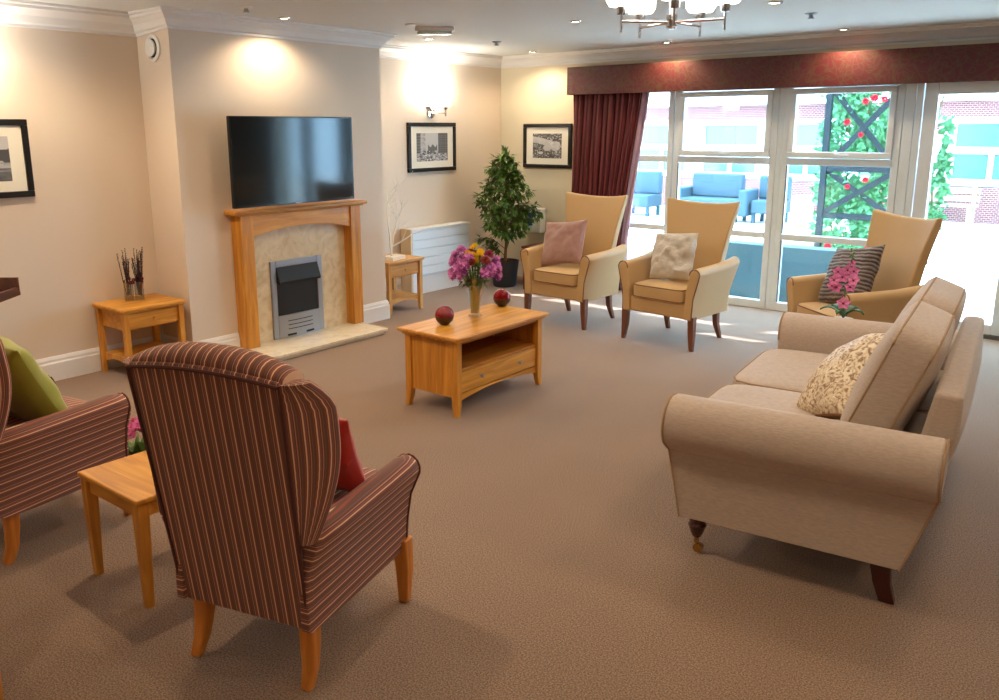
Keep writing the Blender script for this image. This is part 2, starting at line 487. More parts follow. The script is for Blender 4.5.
# cornice: profile swept along the walls; (out, down) pairs
CPROF = [(0, -.115), (.012, -.115), (.012, -.10), (.028, -.092), (.045, -.06), (.075, -.035), (.088, -.03), (.088, -.016), (.105, -.012), (.105, 0), (0, 0)]
def cornice(idx, pts, dirs):
    bm = bmesh.new()
    secs = []
    for (x, y), (dx, dy) in zip(pts, dirs):
        k = 1.27 if x == XL else 1
        secs.append([(x+dx*o_, y+dy*o_, CH+z*k) for o_, z in CPROF])
    loft(bm, secs)
    struct('trim_%d' % idx, bm, M['trimw'])
cornice(1, [(XL, YE), (XL, YB0), (XB, YB0), (XB, YB1), (XR, YB1), (XR, YW), (XE, YW)],
        [(1, 0), (1, -1), (1, -1), (1, 1), (1, 1), (1, -1), (0, -1)])
def base(idx, pts, dirs, z=.165):
    prof = [(0, 0), (.022, 0), (.022, z-.045), (.016, z-.035), (.016, z-.02), (.008, z), (0, z)]
    bm = bmesh.new()
    loft(bm, [[(x+dx*o_, y+dy*o_, zz) for o_, zz in prof] for (x, y), (dx, dy) in zip(pts, dirs)])
    struct(idx, bm, M['trimw'])
base('baseboard_left', [(XL, YE), (XL, YB0), (XB, YB0), (XB, 3.575)], [(1, 0), (1, -1), (1, -1), (1, 0)])
base('baseboard_recess', [(XB, 4.745), (XB, YB1), (XR, YB1), (XR, YW), (OX0, YW)], [(1, 0), (1, 1), (1, 1), (1, -1), (0, -1)])
base('baseboard_rear', [(XE, YW), (XE, YE), (XL, YE)], [(-1, 0), (-1, 1), (0, 1)])

# ---- windows (white plastic frames) in the plane y = 7.58
WY0, WY1 = 7.56, 7.63
def pane(parent, x0, x1, z0, z1, y=7.60, name='pane'):
    obj(name, B(x0, x1, y, y+.012, z0, z1), M['pane'], parent, smooth=False)
def window(idx, x0, x1, sash=True):
    """outer frame bars, transoms at 1.31-1.38 and 0.65-0.70, a top hung opening light"""
    bm = boxes((x0, x1, WY0, WY1, 0, .075), (x0, x1, WY0, WY1, 1.97, OZ), (x0, x0+.055, WY0, WY1, .075, 1.97), (x1-.055, x1, WY0, WY1, .075, 1.97),
               (x0+.055, x1-.055, WY0, WY1, 1.315, 1.375), (x0+.055, x1-.055, WY0, WY1, .652, .705))
    w = obj('window_%d' % idx, bm, M['upvc'], None, bevel=.006, smooth=False); w['kind'] = 'structure'
    a, b_ = x0+.055, x1-.055
    if sash:
        s = obj('opening_sash', boxes((a, b_, WY0-.02, WY1-.02, 1.38, 1.43), (a, b_, WY0-.02, WY1-.02, 1.915, 1.965), (a, a+.05, WY0-.02, WY1-.02, 1.43, 1.915), (b_-.05, b_, WY0-.02, WY1-.02, 1.43, 1.915)),
                M['upvc'], w, bevel=.006, smooth=False)
        pane(s, a+.045, b_-.045, 1.425, 1.92)
        obj('window_handle', boxes(((a+b_)/2-.02, (a+b_)/2+.02, WY0-.035, WY0-.02, 1.39, 1.42), ((a+b_)/2-.015, (a+b_)/2+.10, WY0-.05, WY0-.035, 1.395, 1.413)), M['upvc'], s, bevel=.004, smooth=False)
    else:
        pane(w, a-.005, b_+.005, 1.37, 1.975)
    pane(w, a-.005, b_+.005, .70, 1.32); pane(w, a-.005, b_+.005, .07, .655)
    bm = boxes((a, a+.008, WY0-.001, WY0+.01, .71, 1.31), (a, a+.008, WY0-.001, WY0+.01, .08, .65))
    obj('seal', bm, M['seal'], w, smooth=False)
    return w
window(1, -4.62, -3.745, False)
window(2, -3.735, -2.745)
struct('trim_2', B(-2.742, -2.698, WY0+.01, WY1, 0, OZ), M['upvc'])
window(3, -2.695, -1.735)
struct('trim_3', boxes((-1.732, -1.655, WY0+.005, WY1, 0, OZ), (-1.65, -1.60, WY0+.005, WY1, 0, OZ), (-1.60, 0, WY0+.005, WY1, 1.985, OZ), (-.07, 0, WY0+.005, WY1, 0, 1.985)), M['upvc'], bevel=.004)
for k, (x0, x1) in enumerate(((-1.59, -.835), (-.83, -.075))):
    d = obj('door_%d' % (k+1), boxes((x0, x0+.10, WY0-.01, WY1-.01, .03, 1.98), (x1-.10, x1, WY0-.01, WY1-.01, .03, 1.98), (x0+.10, x1-.10, WY0-.01, WY1-.01, .03, .11), (x0+.10, x1-.10, WY0-.01, WY1-.01, 1.885, 1.98)),
            M['upvc'], None, bevel=.006, smooth=False); d['kind'] = 'structure'
    pane(d, x0+.095, x1-.095, .105, 1.89)
    hx = x1-.05 if k == 0 else x0+.05
    obj('door_handle', boxes((hx-.015, hx+.015, WY0-.022, WY0-.01, .93, 1.12), (hx-.012, hx+.012, WY0-.055, WY0-.022, 1.02, 1.045), (min(hx, hx-.1 if k == 0 else hx), max(hx, hx+.1 if k else hx), WY0-.065, WY0-.05, 1.02, 1.045)), M['chrome'], d, bevel=.003, smooth=False)
struct('trim_4', B(-1.65, 0, WY0-.03, WY1+.05, 0, .028), M['seal'])

# pelmet over the windows and curtain
p = obj('pelmet', boxes((-4.885, 1.0, 7.44, 7.46, 1.97, 2.24), (-4.885, -4.865, 7.46, YW-.001, 1.97, 2.24), (.98, 1.0, 7.46, YW-.001, 1.97, 2.24), (-4.885, 1.0, 7.46, YW-.001, 2.225, 2.24)), M['pelmet'], smooth=False, bevel=.003)
tag(p, 'long maroon patterned fabric pelmet running above the windows', 'pelmet')

# curtain
def curtain():
    root = thing('curtain', 'maroon striped pleated curtain hanging at the left end of the windows', 'curtain', (0, 0, 0))
    for nm, off, mat, xa, xb in (('drape', 0, 'curtain', -4.865, -4.05), ('lining', .035, 'liner', -4.80, -3.99)):
        bm = bmesh.new(); uvl = bm.loops.layers.uv.new('UVMap')
        nu, nv = 150, 26
        g = []
        for j in range(nv+1):
            v = j/nv; z = 1.985-v*1.975
            row = []
            for i in range(nu+1):
                u = i/nu
                xr = xb-.02-.19*min(1, v/.75)**1.1+(.0 if v < .75 else .0)
                x = xa+(xr-xa)*u
                ph = u*2*PI*13+1.2*math.sin(v*2+u*5)
                y = 7.52+off+.026*math.sin(ph)*(.65+.35*v)+.01*math.sin(u*40+v*3)
                x += .012*math.cos(ph)+.01*math.sin(v*5+u*9)
                row.append(bm.verts.new((x, y, z)))
            g.append(row)
        for j in range(nv):
            for i in range(nu):
                f = bm.faces.new((g[j][i], g[j][i+1], g[j+1][i+1], g[j+1][i]))
                for l, (a, b_) in zip(f.loops, ((i, j), (i+1, j), (i+1, j+1), (i, j+1))): l[uvl].uv = (a/nu, b_/nv)
        o = obj(nm, bm, M[mat], root)
        md = o.modifiers.new('t', 'SOLIDIFY'); md.thickness = .004
curtain()

# ------------------------------------------------------------------ fireplace
fp = thing('fireplace', 'honey oak fireplace surround with cream marble back panel and electric fire', 'fireplace', (XB, 4.09, 0))
fx = 0
obj('hearth', boxes((0.0, .405, -.60, .605, 0, .024), (0.0, .43, -.615, .62, .027, .052)), M['marble2'], fp, bevel=.004, smooth=False)
Y0 = .067
obj('back_panel', B(.002, .03, Y0-.49, Y0+.49, .052, .98), M['marble'], fp, smooth=False)
for s in (-1, 1):
    obj('pilaster', B(0, .12, Y0+s*.5255-.0525, Y0+s*.5255+.0525, .052, 1.03), M['oak_z'], fp, bevel=.004, smooth=False)
bm = bmesh.new()  # arched header
n_ = 20
top = [(Y0-.48+.96*i/n_, 1.03) for i in range(n_+1)]
bot = [(Y0-.48+.96*i/n_, .868+.055*(1-((-1+2*i/n_))**2)) for i in range(n_+1)]
A = [[bm.verts.new((x, y, z)) for (y, z) in top+bot[::-1]] for x in (.02, .105)]
m_ = len(A[0])
for i in range(m_): bm.faces.new((A[0][i], A[0][(i+1) % m_], A[1][(i+1) % m_], A[1][i]))
for r_ in A:
    for i in range(n_): bm.faces.new((r_[i], r_[i+1], r_[m_-2-i], r_[m_-1-i]))
obj('arched_header', bm, M['oak'], fp, smooth=False)
obj('mantel_shelf', boxes((0, .15, Y0-.635, Y0+.635, 1.042, 1.068), (0, .13, Y0-.61, Y0+.61, 1.03, 1.042)), M['oak'], fp, bevel=.006, smooth=False)
Y1 = .03
fr = obj('fire_surround_frame', boxes((.03, .045, Y1-.25, Y1-.20, .054, .66), (.03, .045, Y1+.20, Y1+.25, .054, .66), (.03, .045, Y1-.2, Y1+.2, .61, .66)), M['steel'], fp, bevel=.004, smooth=False)
obj('firebox', B(.031, .036, Y1-.2, Y1+.2, .20, .61), M['blackm'], fp, smooth=False)
bm = bmesh.new()
loft(bm, [[(.036, y, .61), (.046, y, .61), (.085, y, .50), (.082, y, .482), (.036, y, .49)] for y in (Y1-.20, Y1+.20)])
obj('hood', bm, M['blackm'], fp, smooth=False)
def bowed(bm, y0, y1, z0, z1, off, zc=0):
    loft(bm, [[(.034, y, z0), (.046+off+.018*(1-((y-Y1)/.2)**2), y, z0), (.046+off+.018*(1-((y-Y1)/.2)**2), y, z1+zc*(1-((y-Y1)/.2)**2)), (.034, y, z1+zc*(1-((y-Y1)/.2)**2))] for y in [y0+(y1-y0)*i/12 for i in range(13)]])
bm = bmesh.new(); bowed(bm, Y1-.2, Y1+.2, .054, .232, 0)
gr = obj('grille', bm, M['steel'], fp, smooth=False)
for k in range(3):
    bm = bmesh.new(); bowed(bm, Y1-.12, Y1+.12, .118+.032*k, .124+.032*k, .0015); obj('slot', bm, M['blackm'], gr, smooth=False)
for q in (-.09, .09):
    bm = bmesh.new(); bowed(bm, Y1+q-.04, Y1+q+.04, .066, .082, .0015); obj('slot', bm, M['blackm'], gr, smooth=False)

# ------------------------------------------------------------------ television
tv = thing('television', 'large black flat screen television mounted over the fireplace', 'television', (-5.0, 4.032, 1.412))
obj('casing', boxes((-.035, 0, -.56, .56, -.315, .315), (-.07, -.035, -.35, .35, -.22, .2)), M['black'], tv, bevel=.006, smooth=False)
obj('screen', B(0, .002, -.545, .545, -.297, .303), M['screen'], tv, smooth=False)
obj('wall_bracket', boxes((-.214, -.07, -.05, .05, -.06, .06), (-.214, -.2, -.15, .15, -.12, .12)), M['blackm'], tv, smooth=False)
obj('logo', boxes((.002, .003, -.03, .03, -.309, -.304)), M['steel'], tv, smooth=False)

# ------------------------------------------------------------------ pictures
def picture(label, loc, rz, w, h, fn):
    """local: +X is out of the wall, Y across"""
    r_ = thing('framed_picture', label, 'picture', loc, rz, 'black framed photographs on the walls')
    f = .038
    obj('frame', boxes((.001, .03, -w/2, w/2, -h/2, -h/2+f), (.001, .03, -w/2, w/2, h/2-f, h/2), (.001, .03, -w/2, -w/2+f, -h/2+f, h/2-f), (.001, .03, w/2-f, w/2, -h/2+f, h/2-f)), M['ebony'], r_, bevel=.004, smooth=False)
    obj('mount', B(.004, .016, -w/2+f, w/2-f, -h/2+f, h/2-f), M['paper'], r_, smooth=False)
    pw, ph = w/2-f-.085, h/2-f-.065
    bm = bmesh.new(); cl = bm.loops.layers.float_color.new('Col')
    nx, nz = 64, 48
    vs = [[bm.verts.new((.0175, -pw+2*pw*i/nx, -ph+2*ph*j/nz)) for i in range(nx+1)] for j in range(nz+1)]
    for j in range(nz):
        for i in range(nx):
            q = bm.faces.new((vs[j][i], vs[j][i+1], vs[j+1][i+1], vs[j+1][i]))
            g = max(0, min(1, fn((i+.5)/nx, (j+.5)/nz)))
            for l in q.loops: l[cl] = (g, g, g*1.02, 1)
    obj('photographic_print', bm, M['print'], r_, smooth=False)
m, nt, N, L, b = new_mat('black_and_white_print'); M['print'] = m
a_ = N.new('ShaderNodeVertexColor'); a_.layer_name = 'Col'; L.new(a_.outputs['Color'], b.inputs['Base Color']); b.inputs['Roughness'].default_value = .35
def nz_(x, y, s=1): return mnoise.noise(Vector((x*s, y*s, 3.3)))
def street(u, v):
    g = .62+.1*v
    if v < .38:
        g = .42+.25*nz_(u, v, 9)
        if abs(u-.45) < .12 and v > .25: g = .16
        if nz_(u+3, v*1.6, 13) > .12: g = .08
        if nz_(u+7, v, 22) > .25: g = .8
    if u < .12 and v > .3: g = .1+.1*(int(v*20) % 2)
    elif u < .28 and v > .42-.2*u: g = .5+.3*nz_(u, v, 12)
    if u > .68+.0*v and v > .28: g = .10+.12*(int(u*34) % 2)*(int(v*26) % 2)
    if .36 < u < .66 and .38 <= v < .55+.05*math.sin(u*40): g = .14
    return .03+g*.75
def animals(u, v):
    g = .10+.12*nz_(u, v, 14)
    if nz_(u+5, v+2, 24) > .22: g = .5
    if abs(v-.78+.28*u) < .13-.06*abs(u-.3) and u < .75: g = .62+.1*nz_(u, v, 8)
    if (u-.78)**2+(v-.5)**2 < .035: g = .66+.25*nz_(u, v, 10)
    if (u-.5)**2+(v-.42)**2 < .018: g = .6
    if (u-.28)**2+((v-.22)*1.3)**2 < .006: g = .7
    if abs(u-.82) < .03 and .2 < v < .5: g = .6
    return .02+g*.8
def beach(u, v):
    g = .55 if v > .55 else .30+.25*nz_(u, v*3, 5)
    if v > .42 and v < .58+.14*u and u > .5: g = .06
    if .25 < v < .45 and nz_(u, v*4, 6) > 0: g = .5
    if v < .2: g = .10+.1*nz_(u, v, 12)
    return .02+g*.85
picture('black framed photograph of an old street hanging below the lit wall lamp', (XR, 6.46, 1.457), 0, .715, .485, street)
picture('black framed photograph on the cream wall beside the maroon curtain', (-5.23, YW, 1.455), -PI/2, .62, .465, animals)
picture('black framed landscape photograph cut off at the picture edge beyond the green cushion', (XL, 2.04, 1.463), 0, .72, .478, beach)

# ------------------------------------------------------------------ wall lamp
wl = thing('wall_lamp', 'chrome twin wall lamp with two lit white shades above the street photograph', 'wall lamp', (XR, 6.46, 1.795))
obj('backplate', LT([(.001, 0), (.055, 0), (.055, .012), (.035, .02), (.001, .02)], 20), M['chrome'], wl, rot=(0, PI/2, 0))
bm = bmesh.new(); tube(bm, [(.018, 0, 0), (.075, 0, 0)], .008)
tube(bm, [(.075, -.13, .0), (.075, .14, .0)], .007)
for y in (-.13, .14): tube(bm, [(.075, y, -.03), (.075, y, .05)], .009); lathe(bm, [(.012, .03), (.028, .05), (.028, .062), (.012, .062)], 14, (.075, y, 0))
obj('arm', bm, M['chrome'], wl)
for y in (-.13, .14):
    obj('lamp_shade', LT([(.03, .062), (.058, .07), (.062, .12), (.06, .185), (.052, .185), (.05, .08), (.03, .072)], 20, (.075, y, 0)), M['cfl'], wl)

wl2 = copy_tree(wl); wl2.location = (XL, 2.02, 1.84)
wl2['label'] = 'chrome twin wall lamp above the landscape photograph, just beyond the left picture edge'
# ------------------------------------------------------------------ ceiling fittings
def downlight(x, y, label):
    t = thing('ceiling_downlight', label, 'ceiling light', (x, y, CH), 0, 'recessed ceiling spotlights')
    obj('bezel', LT([(.030, -.001), (.046, -.001), (.044, -.007), (.032, -.009), (.030, -.004), (.030, -.001)], 20, cap=False), M['chrome'], t)
    obj('bulb', LT([(.001, -.003), (.030, -.003), (.030, -.0055), (.001, -.0055)], 16), M['lamp'], t)
DL = [(-4.97, 3.96, 'lit recessed ceiling spotlight above the television'),
      (-5.15, 5.66, 'lit recessed ceiling spotlight in front of the twin wall lamp'),
      (-5.20, 7.28, 'lit recessed ceiling spotlight nearest the corner above the tall plant'),
      (-3.52, 5.46, 'lit recessed ceiling spotlight between the sprinkler head and the chandelier'),
      (-3.72, 7.30, 'lit recessed ceiling spotlight over the pelmet, straight below the chandelier'),
      (-2.06, 5.48, 'lit recessed ceiling spotlight cut by the picture top, right of the chandelier'),
      (-2.17, 7.28, 'lit recessed ceiling spotlight over the pelmet nearest the patio doors')]
for x, y, l_ in DL: downlight(x, y, l_)
def smallfit(name, x, y, label, cat, kind):
    t = thing(name, label, cat, (x, y, CH))
    obj('base', LT([(.001, -.0005), (.042, -.0005), (.042, -.006), (.03, -.012), (.001, -.012)], 18), M['plastic'] if kind else M['steel'], t)
    if kind != 2: obj('sensor', LT([(.001, -.012), (.014, -.012), (.016, -.03), (.022, -.032), (.022, -.036), (.001, -.036)], 14), M['steel'], t)
smallfit('sprinkler_head', -4.72, 3.46, 'small round sprinkler head on the ceiling above the television', 'sprinkler', 1)
smallfit('ceiling_plate', -5.03, 3.22, 'flat round blanking plate on the ceiling near the chimney breast corner', 'ceiling plate', 2)
smallfit('sprinkler_head', -4.84, 6.22, 'small sprinkler head on the ceiling near the corner beyond the emergency light', 'sprinkler', 0)
smallfit('sprinkler_head', -2.06, 6.16, 'small sprinkler head on the ceiling right of the chandelier', 'sprinkler', 0)
smallfit('ceiling_plate', -4.55, 4.80, 'little flat round plate on the ceiling beside the emergency light', 'ceiling plate', 2)
em = thing('emergency_light', 'oblong white and clear emergency light fixed to the ceiling', 'emergency light', (-4.55, 5.07, CH), rad(40))
obj('housing', B(-.15, .15, -.045, .045, -.03, -.001), M['plastic'], em, bevel=.005, smooth=False)
obj('diffuser', B(-.135, .135, -.035, .035, -.055, -.03), plain('clear_prism', (200, 222, 226), .15), em, bevel=.008, smooth=False)

# chandelier
ch = thing('chandelier', 'chrome five arm ceiling chandelier with round white glass shades', 'chandelier', (-1.812, 3.595, 2.093))
obj('stem', LT([(.001, -.03), (.016, -.03), (.024, -.02), (.024, .03), (.012, .035), (.012, .282), (.055, .288), (.055, .305), (.001, .305)], 18), M['chrome'], ch)
import_angle = math.atan2(3.58, -1.83)  # direction from the viewer side
for k in range(5):
    a = import_angle+PI+k*2*PI/5+rad(2)
    bm = bmesh.new()
    dx, dy = math.cos(a), math.sin(a)
    tube(bm, [(dx*.02, dy*.02, 0), (dx*.232, dy*.232, 0)], .006)
    tube(bm, [(dx*.232, dy*.232, -.045), (dx*.232, dy*.232, .035)], .006)
    lathe(bm, [(.006, .03), (.02, .03), (.022, .06), (.006, .06)], 14, (dx*.232, dy*.232, 0))
    am = obj('arm', bm, M['chrome'], ch)
    obj('lamp_shade', LT([(.02, .06), (.055, .064), (.068, .085), (.07, .15), (.064, .15), (.060, .09), (.02, .07)], 22, (dx*.232, dy*.232, 0)), M['shade'], am)

# round air vent on the side of the breast
v_ = thing('air_vent', 'round white air vent high on the side of the chimney breast', 'vent', (-5.405, YB0, 2.17))
obj('outer_ring', LT([(.062, .001), (.088, .001), (.088, .012), (.07, .02), (.062, .012), (.062, .001)], 26, cap=False), M['plastic'], v_, rot=(PI/2, 0, 0))
obj('centre_disc', LT([(.001, .02), (.052, .018), (.056, .03), (.05, .034), (.001, .036)], 26), M['plastic'], v_, rot=(PI/2, 0, 0))
obj('dark_gap', LT([(.001, .001), (.06, .001), (.06, .008), (.001, .008)], 26), M['blackm'], v_, rot=(PI/2, 0, 0))

# ------------------------------------------------------------------ radiator
ra = thing('storage_heater', 'white louvred heater cabinet against the wall behind the little oak table', 'heater', (XR, 6.425, 0))
obj('body', boxes((.024, .15, -.44, .44, .19, .655)), M['upvc'], ra, bevel=.006, smooth=False)
bm = bmesh.new()
for k in range(5): box(bm, .151, .162, -.435, .435, .20+k*.089, .20+k*.089+.082)
obj('front_louvres', bm, M['upvc'], ra, bevel=.005, smooth=False)
obj('top_grille', boxes((.024, .17, -.45, .45, .655, .672)), M['trimw'], ra, bevel=.003, smooth=False)
obj('plinth', boxes((.024, .125, -.42, .42, 0, .19)), M['trimw'], ra, smooth=False)
obj('side_panel', B(.024, .165, -.465, -.442, .04, .672), plain('warm_lit_side', (226, 200, 160), .5), ra, smooth=False)  # warm light falling on this side is put into its colour

# white box on the window wall
wb = thing('wall_dispenser', 'white wall box with a blue label behind the plant', 'dispenser', (-5.345, YW, .66))
obj('housing', B(-.105, .105, -.11, -.001, -.14, .13), M['plastic'], wb, bevel=.015, smooth=False)
obj('label_panel', B(-.085, .0, -.112, -.109, -.06, .08), M['blue'], wb, smooth=False)

# ------------------------------------------------------------------ oak tables
def lamp_table(label, cat, loc, rz, hy=.235, hx=.205, H=.485, oak='oak', oakz='oak_z', name='lamp_table'):
    """small table with drawer facing local +X and a low shelf"""
    t = thing(name, label, cat, loc, rz)
    obj('table_top', B(-hx, hx, -hy, hy, H-.022, H), M[oak], t, bevel=.006, smooth=False)
    obj('top_moulding', B(-hx+.012, hx-.012, -hy+.012, hy-.012, H-.032, H-.022), M[oak], t, smooth=False)
    L_ = .019
    for sx in (-1, 1):
        for sy in (-1, 1):
            bm = bmesh.new(); x, y = sx*(hx-.035), sy*(hy-.035)
            sqleg(bm, [(x, y, H-.032), (x, y, .09), (x+sx*.001, y+sy*.001, .05), (x+sx*.004, y+sy*.004, 0)], [L_, L_, L_*.95, L_*.85])
            obj('leg', bm, M[oakz], t, bevel=.003, smooth=False)
    a, b_ = hx-.045, hy-.05
    obj('apron', boxes((-a, a-.01, -b_-.010, -b_+.002, H-.155, H-.032), (-a, a-.01, b_-.002, b_+.010, H-.155, H-.032), (-a-.005, -a+.005, -b_, b_, H-.155, H-.032), (-a, a-.01, -b_, b_, H-.155, H-.145)), M[oak], t, smooth=False)
    obj('inner_case', B(-a+.005, a-.011, -b_+.003, b_-.003, H-.144, H-.033), M['oak_dark'], t, smooth=False)
    d = obj('drawer', B(a-.01, a+.012, -b_+.002, b_-.002, H-.145, H-.040), M[oak], t, bevel=.003, smooth=False)
    obj('knob', LT([(.001, 0), (.007, 0), (.006, .012), (.013, .018), (.011, .026), (.001, .028)], 14, (0, 0, 0)), M[oak], d, loc=(a+.012, 0, H-.093), rot=(0, PI/2, 0))
    obj('shelf', B(-a, a-.005, -b_, b_, .125, .14), M[oak], t, smooth=False)
    bm = bmesh.new()
    for (p0, p1, n0) in (((a-.004, -b_), (a-.004, b_), (1, 0)), ((-a-.004, -b_), (-a-.004, b_), (-1, 0)), ((-a, -b_-.004), (a, -b_-.004), (0, -1)), ((-a, b_+.004), (a, b_+.004), (0, 1))):
        secs = []
        for k in range(13):
            u = k/12; x = p0[0]+(p1[0]-p0[0])*u; y = p0[1]+(p1[1]-p0[1])*u
            zb = .075+.035*(1-(2*u-1)**2)
            w = .008
            secs.append([(x-n0[0]*w, y-n0[1]*w, zb), (x+n0[0]*w, y+n0[1]*w, zb), (x+n0[0]*w, y+n0[1]*w, .14), (x-n0[0]*w, y-n0[1]*w, .14)])
        loft(bm, secs)
    obj('shelf_rail', bm, M[oak], t, smooth=False)
    return t
lamp_table('honey oak lamp table with one drawer in the corner under the vase of dried twigs', 'table', (-5.385, 2.92, 0), 0)
lamp_table('light oak lamp table with one drawer beside the fireplace, holding the white twig tree', 'table', (-5.44, 5.415, 0), 0, oak='pale_oak_y', oakz='pale_oak')

# coffee table, long side along Y, front faces +X
ct = thing('coffee_table', 'honey oak coffee table with open shelf and wide drawer in the middle of the carpet', 'coffee table', (-3.215, 3.925, 0))
HY, HX = .455, .238
obj('table_top', B(-HX, HX, -HY, HY, .46, .482), M['oak'], ct, bevel=.007, smooth=False)
obj('top_moulding', B(-HX+.02, HX-.02, -HY+.02, HY-.02, .445, .46), M['oak'], ct, bevel=.004, smooth=False)
for sx in (-1, 1):
    for sy in (-1, 1):
        bm = bmesh.new(); x, y = sx*(HX-.055), sy*(HY-.055)
        sqleg(bm, [(x, y, .445), (x, y, .12), (x+sx*.003, y+sy*.003, .06), (x+sx*.009, y+sy*.009, 0)], [.022, .022, .02, .015])
        obj('leg', bm, M['oak_z'], ct, bevel=.003, smooth=False)
for s in (-1, 1):
    obj('end_panel', B(-HX+.07, HX-.07, s*(HY-.055)-.009, s*(HY-.055)+.009, .11, .445), M['oak_z'], ct, smooth=False)
obj('carcass', boxes((-HX+.05, HX-.06, -HY+.06, HY-.06, .115, .13), (-HX+.045, -HX+.055, -HY+.07, HY-.07, .11, .445), (-HX+.05, HX-.055, -HY+.06, HY-.06, .262, .276), (HX-.068, HX-.05, -HY+.07, HY-.07, .425, .445)), M['oak_dark'], ct, smooth=False)
bm = bmesh.new(); secs = []
for k in range(17):
    u = k/16; y = (-HY+.07)+(2*HY-.14)*u; zb = .085+.033*(1-(2*u-1)**2)
    secs.append([(HX-.068, y, zb), (HX-.05, y, zb), (HX-.05, y, .13), (HX-.068, y, .13)])
loft(bm, secs); obj('arched_rail', bm, M['oak'], ct, smooth=False)
d = obj('drawer', B(HX-.075, HX-.048, -HY+.08, HY-.08, .135, .258), M['oak'], ct, bevel=.003, smooth=False)
for y in (-.19, .19):
    obj('knob', LT([(.001, 0), (.006, 0), (.005, .01), (.012, .016), (.010, .023), (.001, .025)], 14), M['steel'], d, loc=(HX-.048, y, .20), rot=(0, PI/2, 0))

# plain oak side table by the striped chairs
def plain_table(label, loc, rz, hx=.207, hy=.207, H=.405):
    t = thing('side_table', label, 'table', loc, rz)
    obj('table_top', B(-hx, hx, -hy, hy, H-.02, H), M['oak_x'], t, bevel=.006, smooth=False)
    obj('apron', boxes((-hx+.03, hx-.03, -hy+.02, -hy+.035, H-.075, H-.02), (-hx+.03, hx-.03, hy-.035, hy-.02, H-.075, H-.02), (-hx+.02, -hx+.035, -hy+.03, hy-.03, H-.075, H-.02), (hx-.035, hx-.02, -hy+.03, hy-.03, H-.075, H-.02)), M['oak_x'], t, smooth=False)
    for sx in (-1, 1):
        for sy in (-1, 1):
            bm = bmesh.new(); x, y = sx*(hx-.028), sy*(hy-.028)
            sqleg(bm, [(x, y, H-.02), (x, y, H-.08), (x, y, 0)], [.021, .021, .014])
            obj('leg', bm, M['oak_z'], t, bevel=.002, smooth=False)
    return t
plain_table('square honey oak side table between the two striped armchairs', (-2.755, 1.51, 0), rad(0), H=.412)

# ------------------------------------------------------------------ tan high back chairs (front = local -Y)
def tan_chair(label, loc, rz):
    t = thing('high_back_armchair', label, 'armchair', loc, rz, 'tan high back armchairs by the windows')
    for sx in (-1, 1):
        bm = bmesh.new(); x = sx*.295
        sqleg(bm, [(x, -.255, .26), (x+sx*.004, -.255, .12), (x+sx*.012, -.262, 0)], [.026, .022, .014]); obj('leg', bm, M['legwood'], t, bevel=.003, smooth=False)
        bm = bmesh.new(); x = sx*.225
        sqleg(bm, [(x, .21, .26), (x+sx*.003, .225, .12), (x+sx*.012, .275, 0)], [.024, .02, .014]); obj('leg', bm, M['legwood'], t, bevel=.003, smooth=False)
    # seat rail
    obj('seat_frame', B(-.27, .27, -.275, .22, .235, .355), M['tan'], t, bevel=.015)
    bm = bmesh.new(); superbox(bm, .232, .25, .06, n=9, crown=.18, c=(0, -.05, .405))
    cu = obj('seat_cushion', bm, M['tan'], t)
    bm = bmesh.new(); ring_tube(bm, piping_loop(.231, .249, .452, 9, c=(0, -.05, 0)), .0045); ring_tube(bm, piping_loop(.231, .249, .362, 9, c=(0, -.05, 0)), .0045)
    obj('piping', bm, M['tanpipe'], cu)
    # arms: cross sections in XZ lofted along Y
    for s in (-1, 1):
        bm = bmesh.new(); secs = []
        def sec(y, zt, out, wtop=.042):
            P = [(.238, .235), (.305, .235), (.312+out*.2, .40)]
            cx_ = .310+out; cz = zt-wtop
            for k in range(9):
                a = -.35+k*(PI+.55)/8
                P.append((cx_+wtop*math.cos(a), cz+wtop*math.sin(a)))
            P.append((.250, .45))
            return [(s*x, y, z) for x, z in P]
        for y, zt, out in ((-.292, .610, .006), (-.275, .625, .008), (-.12, .632, .014), (.05, .642, .026), (.17, .66, .036), (.245, .672, .036)):
            sc = sec(y, zt, out)
            if y == -.292: sc = [(s*.28+(x-s*.28)*.92, yy, .43+(z-.43)*.965) for x, yy, z in sc]
            secs.append(sc)
        loft(bm, secs)
        ar = obj('armrest', bm, M['tan'], t, bevel=.004)
        bm = bmesh.new()
        f = sec(-.288, .622, .008); tube(bm, [Vector(p) for p in f[1:-1]], .0045, 6)
        obj('piping', bm, M['tanpipe'], ar)
    def back(u, v, s):
        z = .30+v*.755
        w = .235+.015*v+.075*max(0, v-.35)**1.3*1.6
        z += .028*abs(u)**2.5*v**3
        th = .055-.02*v
        ypos = .165+.17*v*v*.6+.06*v
        y = ypos-.045*abs(u)**3*max(0, v-.3)
        if s: y += th*2*(1-.15*u*u)*(1 if v < .97 else .7)
        else: y -= .012*(1-u*u)*(1-v)
        return (u*w, y, z)
    bm = bmesh.new(); slab(bm, back, 14, 14)
    bk = obj('backrest', bm, M['tan'], t, bevel=.012, seg=3)
    return t
TC = dict(a=(-3.90, 6.10, 0), b=(-2.885, 6.02, 0), c=(-1.52, 5.84, 0))
tan_chair('tan high back armchair with a mauve cushion, in front of the maroon curtain', TC['a'], rad(-3))
tan_chair('tan high back armchair with a silver cushion, middle chair of the window row', TC['b'], rad(-6))
tan_chair('tan high back armchair with a ribbed grey cushion, turned beside the patio door', TC['c'], rad(-40))

